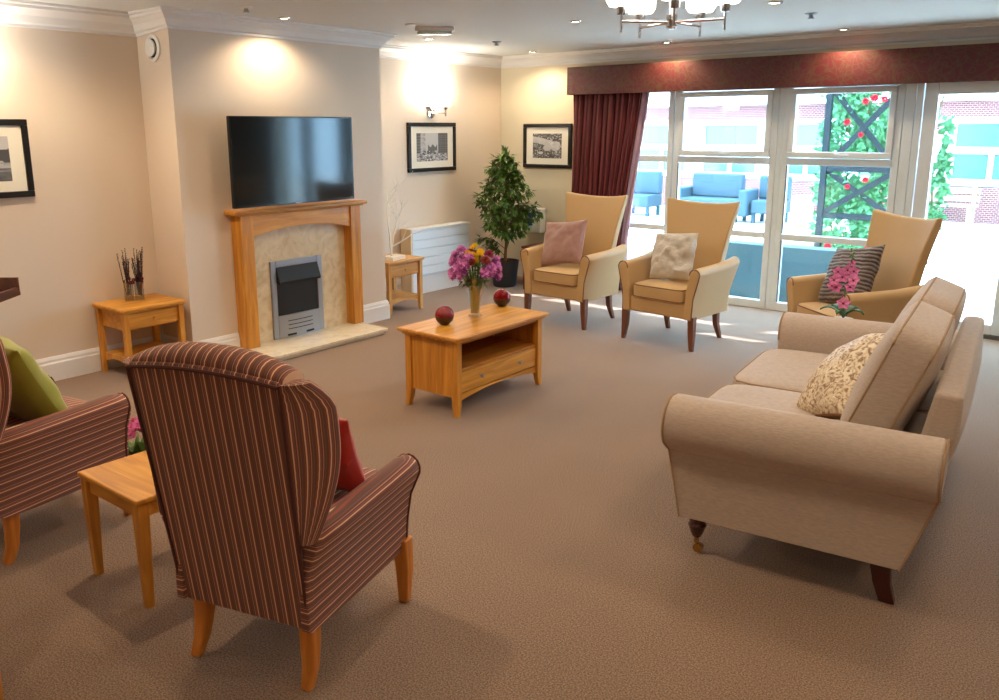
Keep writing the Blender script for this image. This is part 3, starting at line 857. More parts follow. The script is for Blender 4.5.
def chair_cushion(key, rz, dx, dy, z, label, size, t, mat, lean=18, roll=0, **k):
    R = Matrix.Rotation(rz, 4, 'Z')
    p = Vector(TC[key])+R @ Vector((dx, dy, z))
    nrm = R @ Vector((0, -math.cos(rad(lean)), math.sin(rad(lean))))
    return pillow('cushion', label, 'cushion', size, t, mat, p, face_rot(nrm, roll=roll), **k)
chair_cushion('a', rad(-3), -.09, -.03, .672, 'mauve velvet square cushion on the armchair nearest the curtain', (.43, .40), .13, M['mauve'], 24, rad(8), seed=2)
chair_cushion('b', rad(-6), -.03, -.03, .662, 'silver crumpled satin cushion on the middle tan armchair', (.37, .37), .13, M['silver'], 20, rad(5), seed=3, crumple=.03, pinch=.02)
chair_cushion('c', rad(-40), -.03, -.03, .672, 'dark grey ribbed cushion on the tan armchair by the patio door', (.46, .42), .14, M['ribgrey'], 24, rad(11), seed=4)

# ------------------------------------------------------------------ striped wing chairs (front = local -Y)
def striped_chair(label, loc, rz):
    t = thing('striped_wing_chair', label, 'armchair', loc, rz, 'striped wing armchairs in the foreground'); t.scale = (.97, .90, 1)
    for sx in (-1, 1):
        bm = bmesh.new(); x = sx*.245
        sqleg(bm, [(x, -.29, .24), (x+sx*.004, -.298, .12), (x+sx*.008, -.285, 0)], [.03, .026, .018]); obj('leg', bm, M['beech'], t, bevel=.006)
        bm = bmesh.new(); x = sx*.205
        sqleg(bm, [(x, .27, .24), (x+sx*.002, .272, .14), (x+sx*.008, .285, .06), (x+sx*.012, .315, 0)], [.028, .026, .022, .018]); obj('leg', bm, M['beech'], t, bevel=.006)
    obj('seat_frame', B(-.245, .245, -.30, .27, .195, .35), M['st_arm'], t, bevel=.015)
    bm = bmesh.new(); superbox(bm, .235, .26, .065, n=9, crown=.2, c=(0, -.075, .405))
    cu = obj('seat_cushion', bm, M['st_back'], t)
    for s in (-1, 1):
        bm = bmesh.new(); secs = []
        def sec(y, zt, zb, out):
            P = [(.225, zb), (.255, zb), (.262+out*.3, zb+.12), (.276+out*.6, zt-.14)]
            cx_ = .268+out*.6; r_ = .046
            for k in range(9):
                a = -.25+k*(PI+.45)/8
                P.append((cx_+r_*math.cos(a), zt-r_+r_*math.sin(a)))
            P.append((.228, zt-.16)); P.append((.225, .34))
            return [(s*x, y, z) for x, z in P]
        Y = ((-.315, .535, .20, .0), (-.298, .55, .195, .006), (-.23, .558, .195, .008), (-.1, .555, .195, .008), (.08, .55, .195, .004), (.22, .548, .195, .0), (.325, .545, .20, -.01), (.345, .535, .21, -.03))
        for y, zt, zb, out in Y:
            sc = sec(y, zt, zb, out)
            if y < -.31: sc = [(s*.28+(x-s*.28)*.88, yy, .42+(z-.42)*.97) for x, yy, z in sc]
            secs.append(sc)
        loft(bm, secs)
        ar = obj('armrest', bm, M['st_arm'], t, bevel=.004)
        bm = bmesh.new(); f = sec(-.300, .549, .195, .006); tube(bm, [Vector(p) for p in f[1:-1]], .005, 6); obj('piping', bm, M['st_pipe'], ar)
    # back: rear surface slopes, rolled top
    def yr(v): return .325+.125*v          # rear plane
    def back(u, v, s):
        z = .20+v*.79
        w = .238+.03*v
        if s:
            y = yr(v)+.012*(1-u*u)*v
            z += .022*(1-u*u)*v**4
        else:
            y = yr(v)-.13+.015*u*u
            z += .03*(1-u*u)*v**4
        return (u*w, y, z)
    bm = bmesh.new(); slab(bm, back, 12, 14)
    bk = obj('backrest', bm, M['st_back'], t, bevel=.008)
    # rolled top edge
    bm = bmesh.new(); secs = []
    for k in range(17):
        u = -1+2*k/16; x = u*.272
        h = (1-abs(u)**3.0)
        cy, cz = .385, .985+.022*(1-u*u)
        ry, rz_ = .068*(.75+.25*h), .050*(.45+.55*h)
        secs.append([(x, cy+ry*math.cos(a), cz+rz_*math.sin(a)) for a in [2*PI*q/16 for q in range(16)]])
    loft(bm, secs); obj('top_roll', bm, M['st_back'], bk)
    bm = bmesh.new()
    tube(bm, [(u*.268, yr(1)+.014*(1-u*u)+.006, .980+.022*(1-u*u)) for u in [-1+2*k/20 for k in range(21)]], .0055, 6)
    for s in (-1, 1): tube(bm, [(s*(.240+.03*v), yr(v)+.001, .20+v*.785) for v in [k/10 for k in range(11)]], .005, 6)
    obj('piping', bm, M['st_pipe'], bk)
    # wings flare outwards and forwards from the back edge
    for s in (-1, 1):
        bm = bmesh.new(); secs = []
        n_ = 18
        for k in range(n_+1):
            v = k/n_; z = .50+v*.485
            e = math.sin(min(1, v*1.6)*PI/2)
            if v > .8: e *= math.cos((v-.8)/.2*PI/2*.8)
            x0 = .236+.03*((z-.2)/.79); y0 = yr((z-.2)/.79)
            fx_, fy_ = .03+.055*e, .03+.085*e         # outward, forward reach
            th = .027
            d = Vector((fx_, -fy_)).normalized(); nn = Vector((-d.y, d.x))   # outer side normal
            nn = Vector((abs(nn.x), abs(nn.y)))
            a0 = Vector((x0-.01, y0-.004)); a1 = a0+Vector((fx_, -fy_))
            P = [tuple(a0-nn*0+Vector((-.04, -.05)))]
            P.append(tuple(a0+Vector((.012, .0))))
            P.append(tuple(a0.lerp(a1, .4)+nn*.026))
            for q in range(9):
                a = PI/2-PI*q/8
                P.append(tuple(a1+d*math.cos(a)*th+nn*math.sin(a)*th))
            P.append(tuple(a0.lerp(a1, .5)-nn*.03))
            secs.append([(s*x, y, z) for x, y in P])
        rows = loft(bm, secs)
        uvl = bm.loops.layers.uv.new('UVMap'); UV = {}
        mid = secs[n_//2]; acc = [0]
        for i in range(1, len(mid)): acc.append(acc[-1]+(Vector(mid[i])-Vector(mid[i-1])).length)
        for j, r_ in enumerate(rows):
            for i, v_ in enumerate(r_): UV[v_] = (acc[i], j/n_)
        for f in bm.faces:
            for l in f.loops: l[uvl].uv = UV[l.vert]
        obj('wing', bm, M['st_uv'], t)
    return t
striped_chair('brown and peach striped wing armchair seen from behind, nearest the camera', (-2.072, 1.607, 0), rad(195.4))
lc = striped_chair('brown and peach striped wing armchair holding the lime cushion at the left picture edge', (-3.52, 1.385, 0), rad(188.5)); lc.scale = (.94, .86, 1)
# cushions on them
th = rad(195.4); Rm = Matrix.Rotation(th, 4, 'Z')
pillow('cushion', 'bright red velvet cushion on the nearest striped armchair', 'cushion', (.36, .31), .13, M['red'], Vector((-2.07, 1.61, 0))+Rm @ Vector((-.05, -.01, .625)), face_rot(Rm @ Vector((0, -math.cos(rad(22)), math.sin(rad(22))))), seed=6)
th = rad(188.5); Rm = Matrix.Rotation(th, 4, 'Z')
pillow('cushion', 'lime green velvet cushion leaning in the striped armchair at the left', 'cushion', (.48, .48), .19, M['green'], Vector((-3.52, 1.385, 0))+Rm @ Vector((.05, .04, .645)), face_rot(Rm @ Vector((.0, -math.cos(rad(30)), math.sin(rad(30)))), roll=rad(8)), seed=7, crumple=.01)

# ------------------------------------------------------------------ sofa (front = world -X)
so = thing('sofa', 'beige linen two seat sofa with rolled arms and loose back cushions', 'sofa', (-.975, 3.737, 0), rad(6.2))
HL = .885
obj('seat_base', boxes((-.39, .30, -HL+.13, HL-.13, .17, .34)), M['linen'], so, bevel=.015)
for s in (-1, 1):
    def sec(x, k=1):
        P = [(HL-.135, .17), (HL, .17), (HL+.005, .36), (HL+.008, .44)]
        cy, cz, r_ = HL-.02, .545, .105*k
        for q in range(15):
            a = -1.05+q*(PI+1.35)/14
            P.append((cy+r_*math.cos(a), cz+r_*math.sin(a)))
        P.append((HL-.125, .44))
        def tx(z):
            q = max(0, (.46-z)/.29)
            return x+(.055*q if x < -.4 else (-.095*q if x > .3 else 0))
        return [(tx(z), s*y, z) for y, z in P]
    bm = bmesh.new()
    secs = [sec(-.475, .90), sec(-.468, .96), sec(-.455), sec(-.2), sec(.1), sec(.36), sec(.435), sec(.45, .93)]
    for q in (0, 7): secs[q] = [(x, s*(HL-.06)+(y-s*(HL-.06))*.97, .42+(z-.42)*.98) for x, y, z in secs[q]]
    loft(bm, secs); ar = obj('armrest', bm, M['linen'], so, bevel=.004)
    bm = bmesh.new(); f = sec(-.472, .97); tube(bm, f[1:-1], .0045, 6); obj('piping', bm, M['linenpipe'], ar)
    bm = bmesh.new(); f = sec(.446, .97); tube(bm, f[1:-1], .0045, 6); obj('piping', bm, M['linenpipe'], ar)
def sback(u, v, s):
    z = .17+v*.59; y = u*.72
    x = .28+.105*v if s == 0 else .36+.11*min(1, v*1.35)+.0*v
    z += .012*(1 if 0 < v else 0)*(1-u**2)*v
    if s: x += .02*math.sin(v*PI)*(1-u**4)
    return (x, y, z)
bm = bmesh.new(); slab(bm, sback, 14, 12); obj('back_frame', bm, M['linen'], so, bevel=.018, seg=3)
for s in (-1, 1):
    bm = bmesh.new(); superbox(bm, .455, .374, .078, n=9, k=12, crown=.16, c=(-.065, s*.380, .405)); cu = obj('seat_cushion', bm, M['linen'], so)
    bm = bmesh.new(); ring_tube(bm, piping_loop(.450, .370, .468, 9, c=(-.065, s*.380, 0)), .0045); obj('piping', bm, M['linenpipe'], cu)
    tilt = Matrix.Rotation(rad(21), 4, 'Y') @ Matrix.Rotation(PI/2, 4, 'Y')
    bm = bmesh.new(); C0 = (.230, s*.333-.035, .700)
    superbox(bm, .262, .325, .088, n=7, k=14, crown=.34, c=C0, M4=tilt); cu = obj('back_cushion', bm, M['linen'], so)
    bm = bmesh.new(); ring_tube(bm, piping_loop(.258, .321, .064, 7, c=C0, M4=tilt), .0045); obj('piping', bm, M['linenpipe'], cu)
    bm = bmesh.new(); ring_tube(bm, piping_loop(.258, .321, -.064, 7, c=C0, M4=tilt), .0045); obj('piping', bm, M['linenpipe'], cu)
for s in (-1, 1):
    yl = s*(HL-.085)
    lg = obj('leg', LT([(.012, .062), (.018, .066), (.026, .085), (.036, .115), (.030, .125), (.034, .14), (.038, .172), (.02, .172)], 18, (-.37, yl, 0)), M['mahog'], so)
    bm = bmesh.new(); tube(bm, [(-.37, yl, .066), (-.37, yl, .038)], .010)
    tube(bm, [(-.37, yl-.014, .05), (-.37, yl+.014, .05)], .007)
    tube(bm, [(-.362, yl-.012, .0185), (-.362, yl+.012, .0185)], .0185, 16)
    obj('castor', bm, M['brass'], lg)
    bm = bmesh.new(); sqleg(bm, [(.285, s*(HL-.1), .17), (.285, s*(HL-.1), .14), (.295, s*(HL-.095), .07), (.318, s*(HL-.09), 0)], [(.035, .028), (.034, .027), (.029, .022), (.026, .018)])
    obj('leg', bm, M['mahog'], so, bevel=.005)
pillow('cushion', 'ivory and brown floral brocade cushion on the sofa', 'cushion', (.44, .44), .20, M['damask'], (-.905, 3.50, .635), face_rot((-.70, -.30, .66), roll=rad(30)), piping=M['damask_back'], seed=9, mats2=M['damask_back'])

# ------------------------------------------------------------------ things on the tables
def bowl(label, p):
    t = thing('decorative_ball', label, 'ornament', p, 0, 'red and brown ornament balls')
    r = .058; n = 14
    pr = [(max(.001, r*math.sin(a)), r-r*math.cos(a)) for a in [PI*k/(2*n)*2 for k in range(n+1)]]
    lo = [q for q in pr if q[1] <= r*.98]; hi = [q for q in pr if q[1] >= r*.98]
    obj('lower_half', LT([(.022, 0)]+lo[3:]+[(r, r*.98)], 26), M['brownglaze'], t)
    obj('upper_half', LT([(r, r*.98)]+hi, 26), M['redglaze'], t)
bowl('red and brown ornament ball at the near end of the coffee table', (-3.275, 3.70, .482))
bowl('red and brown ornament ball on the coffee table, behind the flower vase', (-3.335, 4.345, .482))

# glass vase with mixed chrysanthemums
fv = thing('flower_vase', 'glass vase of purple, yellow and crimson chrysanthemums on the coffee table', 'vase of flowers', (-3.275, 3.99, .482)); fv.scale = (1.16, 1.16, 1.16)
bm = bmesh.new()
lathe(bm, [(.001, 0), (.040, 0), (.040, .006), (.028, .014), (.030, .05), (.040, .12), (.058, .185), (.066, .215), (.063, .214), (.055, .185), (.037, .12), (.026, .05), (.022, .02), (.001, .018)], 24)
obj('vase', bm, M['crystal'], fv)
bm = bmesh.new()
FL = []
rng = random.Random(5)
for k in range(46):
    a = rng.uniform(0, 2*PI); rr = math.sqrt(rng.random())*.125
    x, y = rr*math.cos(a), rr*math.sin(a)*1.0
    z = .27+.10*(1-(rr/.13)**2)+rng.uniform(-.05, .02)
    FL.append((x, y, z))
for x, y, z in FL:
    tube(bm, [(x*.16, y*.16, .02), (x*.22, y*.22, .14), (x*.55, y*.55, .22), (x, y, z)], .0022, 5)
obj('stems', bm, M['gstem'], fv)
bm = bmesh.new()
for k in range(220):
    a = rng.uniform(0, 2*PI); rr = rng.uniform(.01, .11); z = rng.uniform(.17, .32)
    rr = min(rr, .03+(z-.15)*.8)
    leafmesh(bm, (rr*math.cos(a), rr*math.sin(a), z), (math.cos(a)+rng.uniform(-.6, .6), math.sin(a)+rng.uniform(-.6, .6), rng.uniform(-.5, .8)), (0, 0, 1), rng.uniform(.03, .055), rng.uniform(.012, .022))
obj('foliage', bm, M['leaf'], fv, smooth=False)
def mum(bm, c, r, d, n1=16, rng=rng, layers=3, tipmat=0):
    d = Vector(d).normalized(); u = d.cross(Vector((.3, .2, 1))).normalized(); v = d.cross(u)
    for l in range(layers):
        rr = r*(1-.27*l)
        for k in range(n1):
            a = 2*PI*(k+.5*l)/n1
            o_ = u*math.cos(a)+v*math.sin(a)
            tip = Vector(c)+o_*rr+d*(.25*r+.28*r*l)
            base_ = Vector(c)+o_*r*.1+d*.1*r*l
            s_ = d.cross(o_).normalized()*r*.17
            q = [bm.verts.new(p_) for p_ in (base_, (base_+tip)/2+s_+d*r*.05, tip, (base_+tip)/2-s_+d*r*.05)]
            bm.faces.new(q).material_index = tipmat if l == layers-1 or k % 3 == 0 else 0
cols = {'purple': [], 'yellow': [], 'crimson': [], 'rust': []}
for x, y, z in FL:
    # as seen from the viewer: lilac on the left and the right, yellow in the middle, crimson at the back
    side = x*.776+y*.63; front = -( -x*.63+y*.776)
    if side < -.03 or (side > .075 and front > -.02): c = 'purple'
    elif abs(side-.0) < .035 and front > -.03 and z > .31: c = 'yellow'
    elif front < .0 or z > .33: c = 'crimson'
    else: c = 'rust' if rng.random() < .5 else 'purple'
    cols[c].append((x, y, z))
for s_, f_, z in ((-.035, .03, .345), (.0, .05, .335), (.03, .02, .355), (-.01, .0, .37), (.012, .07, .31)):
    cols['yellow'].append((s_*.776+f_*.63*-1*-1*.0+(-.63)*-f_*1.0*.63, s_*.63-f_*.776*.8, z))
for s_, f_, z in ((-.085, .05, .28), (-.10, .0, .33), (-.06, .07, .25), (-.11, .03, .30), (-.07, .02, .36), (.095, .05, .25), (.11, .02, .28), (-.045, .08, .29)):
    cols['purple'].append((s_*.776+f_*.63, s_*.63-f_*.776, z))
for c, l_ in cols.items():
    for x, y, z in l_:
        bm = bmesh.new(); dirv = Vector((x+.03, y-.04, (z-.20)*1.1))
        mum(bm, (x, y, z), {'purple': .036, 'yellow': .023, 'crimson': .030, 'rust': .028}[c], dirv, tipmat=1 if c == 'purple' else 0)
        obj('flower_head', bm, [M[c], M['lilac']] if c == 'purple' else M[c], fv, smooth=False)

# vase of dark dried twigs on the corner table
dv = thing('dried_flower_vase', 'twin square glass vase of dark dried twigs on the corner lamp table', 'vase', (-5.44, 2.92, .485), rad(-25))
bm = bmesh.new()
for s in (-1, 1):
    y = s*.033
    for a_, b_ in (((-.03, -.026), (y-.03, y+.03)), ((.026, .03), (y-.03, y+.03)), ((-.026, .026), (y-.03, y-.026)), ((-.026, .026), (y+.026, y+.03))):
        box(bm, a_[0], a_[1], b_[0], b_[1], 0, .13)
    box(bm, -.026, .026, y-.026, y+.026, 0, .008)
obj('vase', bm, M['crystal'], dv, smooth=False)
obj('gravel', boxes((-.025, .025, -.058, -.008, .008, .035), (-.025, .025, .008, .058, .008, .035)), M['gravel'], dv, smooth=False)
rng = random.Random(8)
bm = bmesh.new()
for k in range(30):
    s = rng.choice((-1, 1)); a = rng.uniform(0, 2*PI); sp = rng.uniform(0, .055); h = rng.uniform(.24, .36)
    x0, y0 = rng.uniform(-.015, .015), s*.033+rng.uniform(-.015, .015)
    x1, y1 = x0+sp*math.cos(a), y0+sp*math.sin(a)*.8
    tube(bm, [(x0, y0, .03), (x0*.6+x1*.4, y0*.6+y1*.4, .13), (x1, y1, h)], [.0028, .0028, .0016], 5)
    for q in range(14):
        z = .14+(h-.14)*q/13; t_ = (z-.13)/(h-.13) if h > .13 else 0
        px_, py_ = (x0*.6+x1*.4)+(x1-(x0*.6+x1*.4))*t_, (y0*.6+y1*.4)+(y1-(y0*.6+y1*.4))*t_
        aa = rng.uniform(0, 2*PI)
        leafmesh(bm, (px_, py_, z), (math.cos(aa), math.sin(aa), 1.2), (0, 0, 1), .018, .010)
obj('twigs', bm, M['dark_twig'], dv, smooth=False)
bm = bmesh.new()
for k in range(14):
    a = rng.uniform(0, 2*PI); mum(bm, (.03*math.cos(a), .055*math.sin(a), rng.uniform(.12, .15)), .018, (math.cos(a), math.sin(a), .3), 9, rng)
obj('dried_petals', bm, M['deepred'], dv, smooth=False)

# white twig tree
tt = thing('twig_tree', 'bare white twig ornament on a white block beside the fireplace', 'ornament', (-5.345, 5.36, .485), rad(8))
obj('block', B(-.06, .06, -.095, .095, 0, .035), M['print_white'], tt, bevel=.003, smooth=False)
rng = random.Random(3)
bm = bmesh.new()
def branch(p, d, L_, r, depth):
    pts = [Vector(p)]; d = Vector(d).normalized(); rs = [r]
    n = 6
    for k in range(n):
        d = (d+Vector((rng.uniform(-.22, .22), rng.uniform(-.22, .22), rng.uniform(-.1, .14)))).normalized()
        pts.append(pts[-1]+d*L_/n); rs.append(max(.0018, r*(1-.65*(k+1)/n)))
    tube(bm, pts, rs, 5)
    if depth:
        for k in range(4 if depth > 1 else 3):
            i = rng.randint(2, n-1)
            dd = (d+Vector((rng.uniform(-.8, .8), rng.uniform(-.8, .8), rng.uniform(-.1, .5)))).normalized()
            branch(pts[i], dd, L_*rng.uniform(.35, .55), rs[i]*.75, depth-1)
branch((0, -.03, .03), (.05, -.10, 1), .58, .012, 2)
branch((0, -.03, .08), (-.02, .05, 1), .42, .009, 2)
branch((0, -.02, .12), (.35, .95, .40), .36, .008, 1)
obj('twigs', bm, M['twig'], tt)

# small flower pot on the side table
fp2 = thing('potted_flower', 'small pink and green potted plant on the carpet, glimpsed between the two striped armchairs', 'pot plant', (-3.63, 1.89, 0)); fp2.scale = (1.9, 1.9, 1.9)
obj('pot', LT([(.001, 0), (.03, 0), (.038, .06), (.034, .06), (.001, .055)], 18), M['pot'], fp2)
rng = random.Random(4)
bm = bmesh.new()
for k in range(40):
    a = rng.uniform(0, 2*PI); leafmesh(bm, (.01*math.cos(a), .01*math.sin(a), .06), (math.cos(a), math.sin(a), rng.uniform(.4, 1.8)), (0, 0, 1), rng.uniform(.05, .08), .018)
obj('foliage', bm, M['leaf'], fp2, smooth=False)
bm = bmesh.new()
for k in range(10):
    a = rng.uniform(0, 2*PI); r_ = rng.uniform(0, .035); mum(bm, (r_*math.cos(a), r_*math.sin(a), rng.uniform(.12, .15)), .018, (math.cos(a)*.5, math.sin(a)*.5, 1), 10, rng)
obj('blossom', bm, M['pink'], fp2, smooth=False)

# orchid on a small table behind the sofa's far arm
plain_table('small oak table tucked between the sofa and the patio chair, holding the orchid', (-1.34, 5.04, 0), rad(4), .16, .16, .46)
orc = thing('orchid', 'pink orchid with dark green leaves standing behind the far sofa arm', 'orchid', (-1.36, 5.02, .46)); orc.scale = (1.15, 1.15, 1.12)
obj('pot', LT([(.001, 0), (.038, 0), (.048, .085), (.044, .085), (.001, .08)], 20), M['print_white'], orc)
bm = bmesh.new()
for a in (-2.9, -.3, 1.2, 2.4, -1.6):
    for q in (0,):
        d = Vector((math.cos(a), math.sin(a), .35)); s_ = d.cross(Vector((0, 0, 1))).normalized()
        rows = []
        for k in range(7):
            u = k/6; c_ = Vector((0, 0, .085))+Vector((math.cos(a), math.sin(a), 0))*.11*u+Vector((0, 0, .05*math.sin(u*2.4)))
            w_ = .026*math.sin(PI*(u*.9+.08))
            rows.append([bm.verts.new(c_-s_*w_+Vector((0, 0, .006))), bm.verts.new(c_), bm.verts.new(c_+s_*w_+Vector((0, 0, .006)))])
        for r0, r1 in zip(rows, rows[1:]):
            for i in (0, 1): bm.faces.new((r0[i], r0[i+1], r1[i+1], r1[i]))
lf = obj('leaves', bm, M['orchid_leaf'], orc); md = lf.modifiers.new('t', 'SOLIDIFY'); md.thickness = .003
bm = bmesh.new(); st = [(0, 0, .08), (.0, .0, .18), (-.005, .0, .28), (.01, .01, .37), (.02, .01, .43)]
tube(bm, st, [.004, .004, .003, .003, .002], 6); obj('stem', bm, M['gstem'], orc)
rng = random.Random(12)
def orchid_flower(p, d, r):
    bm = bmesh.new(); d = Vector(d).normalized(); u = d.cross(Vector((0, 0, 1))).normalized(); v = u.cross(d)
    for k in range(5):
        a = PI/2+2*PI*k/5; o_ = u*math.cos(a)+v*math.sin(a); s_ = d.cross(o_)
        q = [Vector(p)+o_*r*.1, Vector(p)+o_*r*.55+s_*r*.42+d*r*.15, Vector(p)+o_*r+d*r*.05, Vector(p)+o_*r*.55-s_*r*.42+d*r*.15]
        bm.faces.new([bm.verts.new(x) for x in q])
    f = obj('flower_head', bm, M['pink'], orc, smooth=False)
    bm = bmesh.new(); blob(bm, Vector(p)+d*r*.15, r*.2, 6); obj('flower_centre', bm, M['crimson'], f)
vd = Vector((.24, -.97, .3))
for (s_, z, r_) in ((-.005, .165, .036), (-.045, .245, .032), (.02, .25, .03), (-.06, .285, .03), (-.02, .30, .034), (.035, .29, .032), (-.045, .325, .03), (.0, .34, .028), (.03, .33, .03), (-.07, .25, .026), (.02, .375, .02)):
    f_ = rng.uniform(-.01, .04)
    orchid_flower((s_*.9+vd.x*f_, s_*.3+vd.y*f_, z), vd+Vector((rng.uniform(-.4, .4), 0, rng.uniform(-.3, .3))), r_)
bm = bmesh.new()
for k in range(7): blob(bm, (.012+.01*math.sin(k*2), .01, .385+.010*k), .006, 6)
obj('buds', bm, M['gstem'], orc)

# ------------------------------------------------------------------ tall ficus in the corner
fi = thing('ficus_tree', 'tall artificial ficus in a dark pot in the corner by the heater', 'pot plant', (-5.36, 7.03, 0))
obj('pot', LT([(.001, 0), (.115, 0), (.125, .02), (.15, .26), (.153, .275), (.140, .275), (.135, .25), (.001, .25)], 28), M['pot'], fi)
obj('bark_mulch', LT([(.001, .25), (.134, .25), (.12, .262), (.001, .268)], 24), M['soil'], fi)
rng = random.Random(21)
bm = bmesh.new()
tube(bm, [(0, 0, .25), (.015, .01, .5), (-.01, 0, .8), (.01, .01, 1.1), (0, 0, 1.38)], [.016, .014, .012, .009, .004], 7)
tube(bm, [(.03, -.02, .25), (.0, .02, .45), (.03, .0, .7), (.01, 0, .95)], [.012, .011, .009, .005], 7)
br = []
for k in range(70):
    z = .52+.80*(k/70)**.9
    R_ = .33*min(1, (1.42-z)/.55)**.8*(.8 if z < .6 else 1)
    a = k*2.4+rng.uniform(-.3, .3)
    R_ *= rng.uniform(.7, 1.05)
    p0 = Vector((0, 0, z-.06)); p1 = Vector((math.cos(a)*R_, math.sin(a)*R_, z+rng.uniform(-.02, .10)))
    pm = (p0+p1)/2+Vector((0, 0, .04))
    tube(bm, [p0, pm, p1], [.004, .003, .0015], 4); br.append((p0, pm, p1))
for a, R_, z in ((.2, .34, .72), (.5, .36, .78), (-.2, .34, .68), (.9, .33, .85), (-2.6, .26, .5), (-2.9, .22, .42)):
    p0 = Vector((0, 0, z-.1)); p1 = Vector((math.cos(a)*R_, math.sin(a)*R_, z)); pm = (p0+p1)/2+Vector((0, 0, .05))
    tube(bm, [p0, pm, p1], [.004, .003, .0015], 4); br += [(p0, pm, p1)]*2
obj('branches', bm, M['stem'], fi)
bm = bmesh.new()
for p0, pm, p1 in br:
    for q in range(28):
        u = rng.uniform(.25, 1.02)
        p = (p0.lerp(pm, u*2) if u < .5 else pm.lerp(p1, (u-.5)*2))+Vector([rng.uniform(-.02, .02) for _ in range(3)])
        d = Vector((p1.x, p1.y, 0)).normalized()*.8+Vector((rng.uniform(-.9, .9), rng.uniform(-.9, .9), rng.uniform(-.9, .45)))
        leafmesh(bm, p, d, (rng.uniform(-.3, .3), rng.uniform(-.3, .3), 1), rng.uniform(.07, .105), rng.uniform(.028, .042))
for q in range(26):
    leafmesh(bm, (rng.uniform(-.02, .02), rng.uniform(-.02, .02), rng.uniform(1.25, 1.42)), (rng.uniform(-.7, .7), rng.uniform(-.7, .7), 1), (0, 1, 0), .09, .034)
obj('foliage', bm, M['leaf'], fi, smooth=False)

# dark small table behind the first tan chair
dt = thing('occasional_table', 'dark brown wooden table half hidden between the ficus and the tan chair', 'table', (-4.90, 7.16, 0))
obj('table_top', B(-.20, .20, -.19, .19, .43, .455), M['walnut'], dt, bevel=.004, smooth=False)
obj('apron', boxes((-.18, .18, -.17, -.155, .27, .43), (-.18, .18, .155, .17, .27, .43), (-.18, -.165, -.155, .155, .27, .43), (.165, .18, -.155, .155, .27, .43)), M['walnut'], dt, smooth=False)
for sx in (-1, 1):
    for sy in (-1, 1):
        bm = bmesh.new(); sqleg(bm, [(sx*.172, sy*.162, .43), (sx*.172, sy*.162, 0)], [.016, .012]); obj('leg', bm, M['walnut'], dt, smooth=False)

# dark desk at the left edge: open tray top with a sheet of paper, corner towards the room
DKR = rad(40); DKP = (-4.602, 1.844)
dk = thing('writing_desk', 'dark wooden raised-edge desk top with white paper at the left picture edge', 'desk', (DKP[0], DKP[1], 0), DKR)
HD = .80
obj('desk_top', B(-.50, 0, -.42, 0, HD-.01, HD+.01), M['walnut'], dk, smooth=False)
obj('raised_edge', boxes((-.50, 0, -.018, 0, HD+.01, HD+.085), (-.018, 0, -.42, -.018, HD-.0, HD+.035), (-.50, -.482, -.42, -.018, HD+.01, HD+.085)), M['walnut'], dk, bevel=.003, smooth=False)
for sx in (-.46, -.28):
    for sy in (-.40, -.26):
        obj('leg', B(sx-.02, sx+.02, sy-.02, sy+.02, 0, HD-.01), M['walnut'], dk, smooth=False)
sp_ = obj('paper_sheet', B(-.34, -.05, -.30, -.09, HD+.011, HD+.013), M['print_white'], None, smooth=False, loc=(DKP[0], DKP[1], 0), rot=(0, 0, DKR))
tag(sp_, 'white sheet of paper lying on the dark desk top', 'paper')

# oak leg of a further table at the lower left edge
plain_table('oak table of which only one leg shows at the bottom left picture edge', (-2.63, .50, 0), rad(4), .30, .26, .42)

# ------------------------------------------------------------------ outside
G = -.06
struct('ground', B(-30, 14, 7.93, 60, G-.1, G), plain('pale_paving', (214, 212, 206), .8, vary=.05, vscale=1.5))
struct('trim_5', B(-4.8, .4, 7.63, 7.93, G, .0), plain('concrete_sill', (190, 192, 190), .8))
wallw = M['ext_white'] = plain('white_render', (236, 238, 236), .8)
M['brick'] = brick_mat('red_brick', (116, 58, 56), (98, 48, 50), (170, 150, 146), 7)
M['extglass'] = plain('facade_glass', (70, 100, 104), .15, spec=.8)
hb = thing('brick_building', 'low white and red brick building with wide windows across the courtyard', 'building', (0, 17.5, 0))
HBX0, HBX1 = -20, 6
# bays: brick plinth, windows, brick band, white fascia above
obj('brick_wall', boxes((HBX0, HBX1, 0, .35, G, .58), (HBX0, HBX1, 0, .35, 1.82, 2.10)), M['brick'], hb, smooth=False)
obj('rendered_wall', boxes((HBX0, HBX1, .12, .35, .58, 1.82), (HBX0, HBX1, -.25, .35, 2.10, 2.9)), wallw, hb, smooth=False)
obj('roof', boxes((HBX0, HBX1, -.4, 5, 2.9, 3.05)), wallw, hb, smooth=False)
for k, x in enumerate([-19.2, -17.6, -16, -14.4, -12.8, -11.2, -9.6, -8.0, -6.4, -4.8, -3.17, -1.6]):
    wv = obj('window_frame', boxes((x, x+1.30, .02, .119, .60, .72), (x, x+1.30, .02, .119, 1.70, 1.82), (x, x+.07, .02, .119, .72, 1.70), (x+1.23, x+1.30, .02, .119, .72, 1.70), (x+.07, x+1.23, .02, .119, 1.17, 1.29), (x+.62, x+.70, .02, .119, .72, 1.17)), wallw, hb, smooth=False)
    obj('pane', boxes((x+.07, x+1.23, .07, .118, .72, 1.17), (x+.07, x+1.23, .07, .118, 1.29, 1.70)), M['extglass'], wv, smooth=False)

# low wall just outside, the blue of shade put into its colour
lw = obj('garden_wall', B(-3.75, -1.88, 8.22, 8.42, G, .50), plain('blue_shade_render', (92, 126, 134), .8), None, smooth=False, bevel=.01)
tag(lw, 'low garden wall close outside the lower window panes, blue shade put into its colour', 'garden wall')

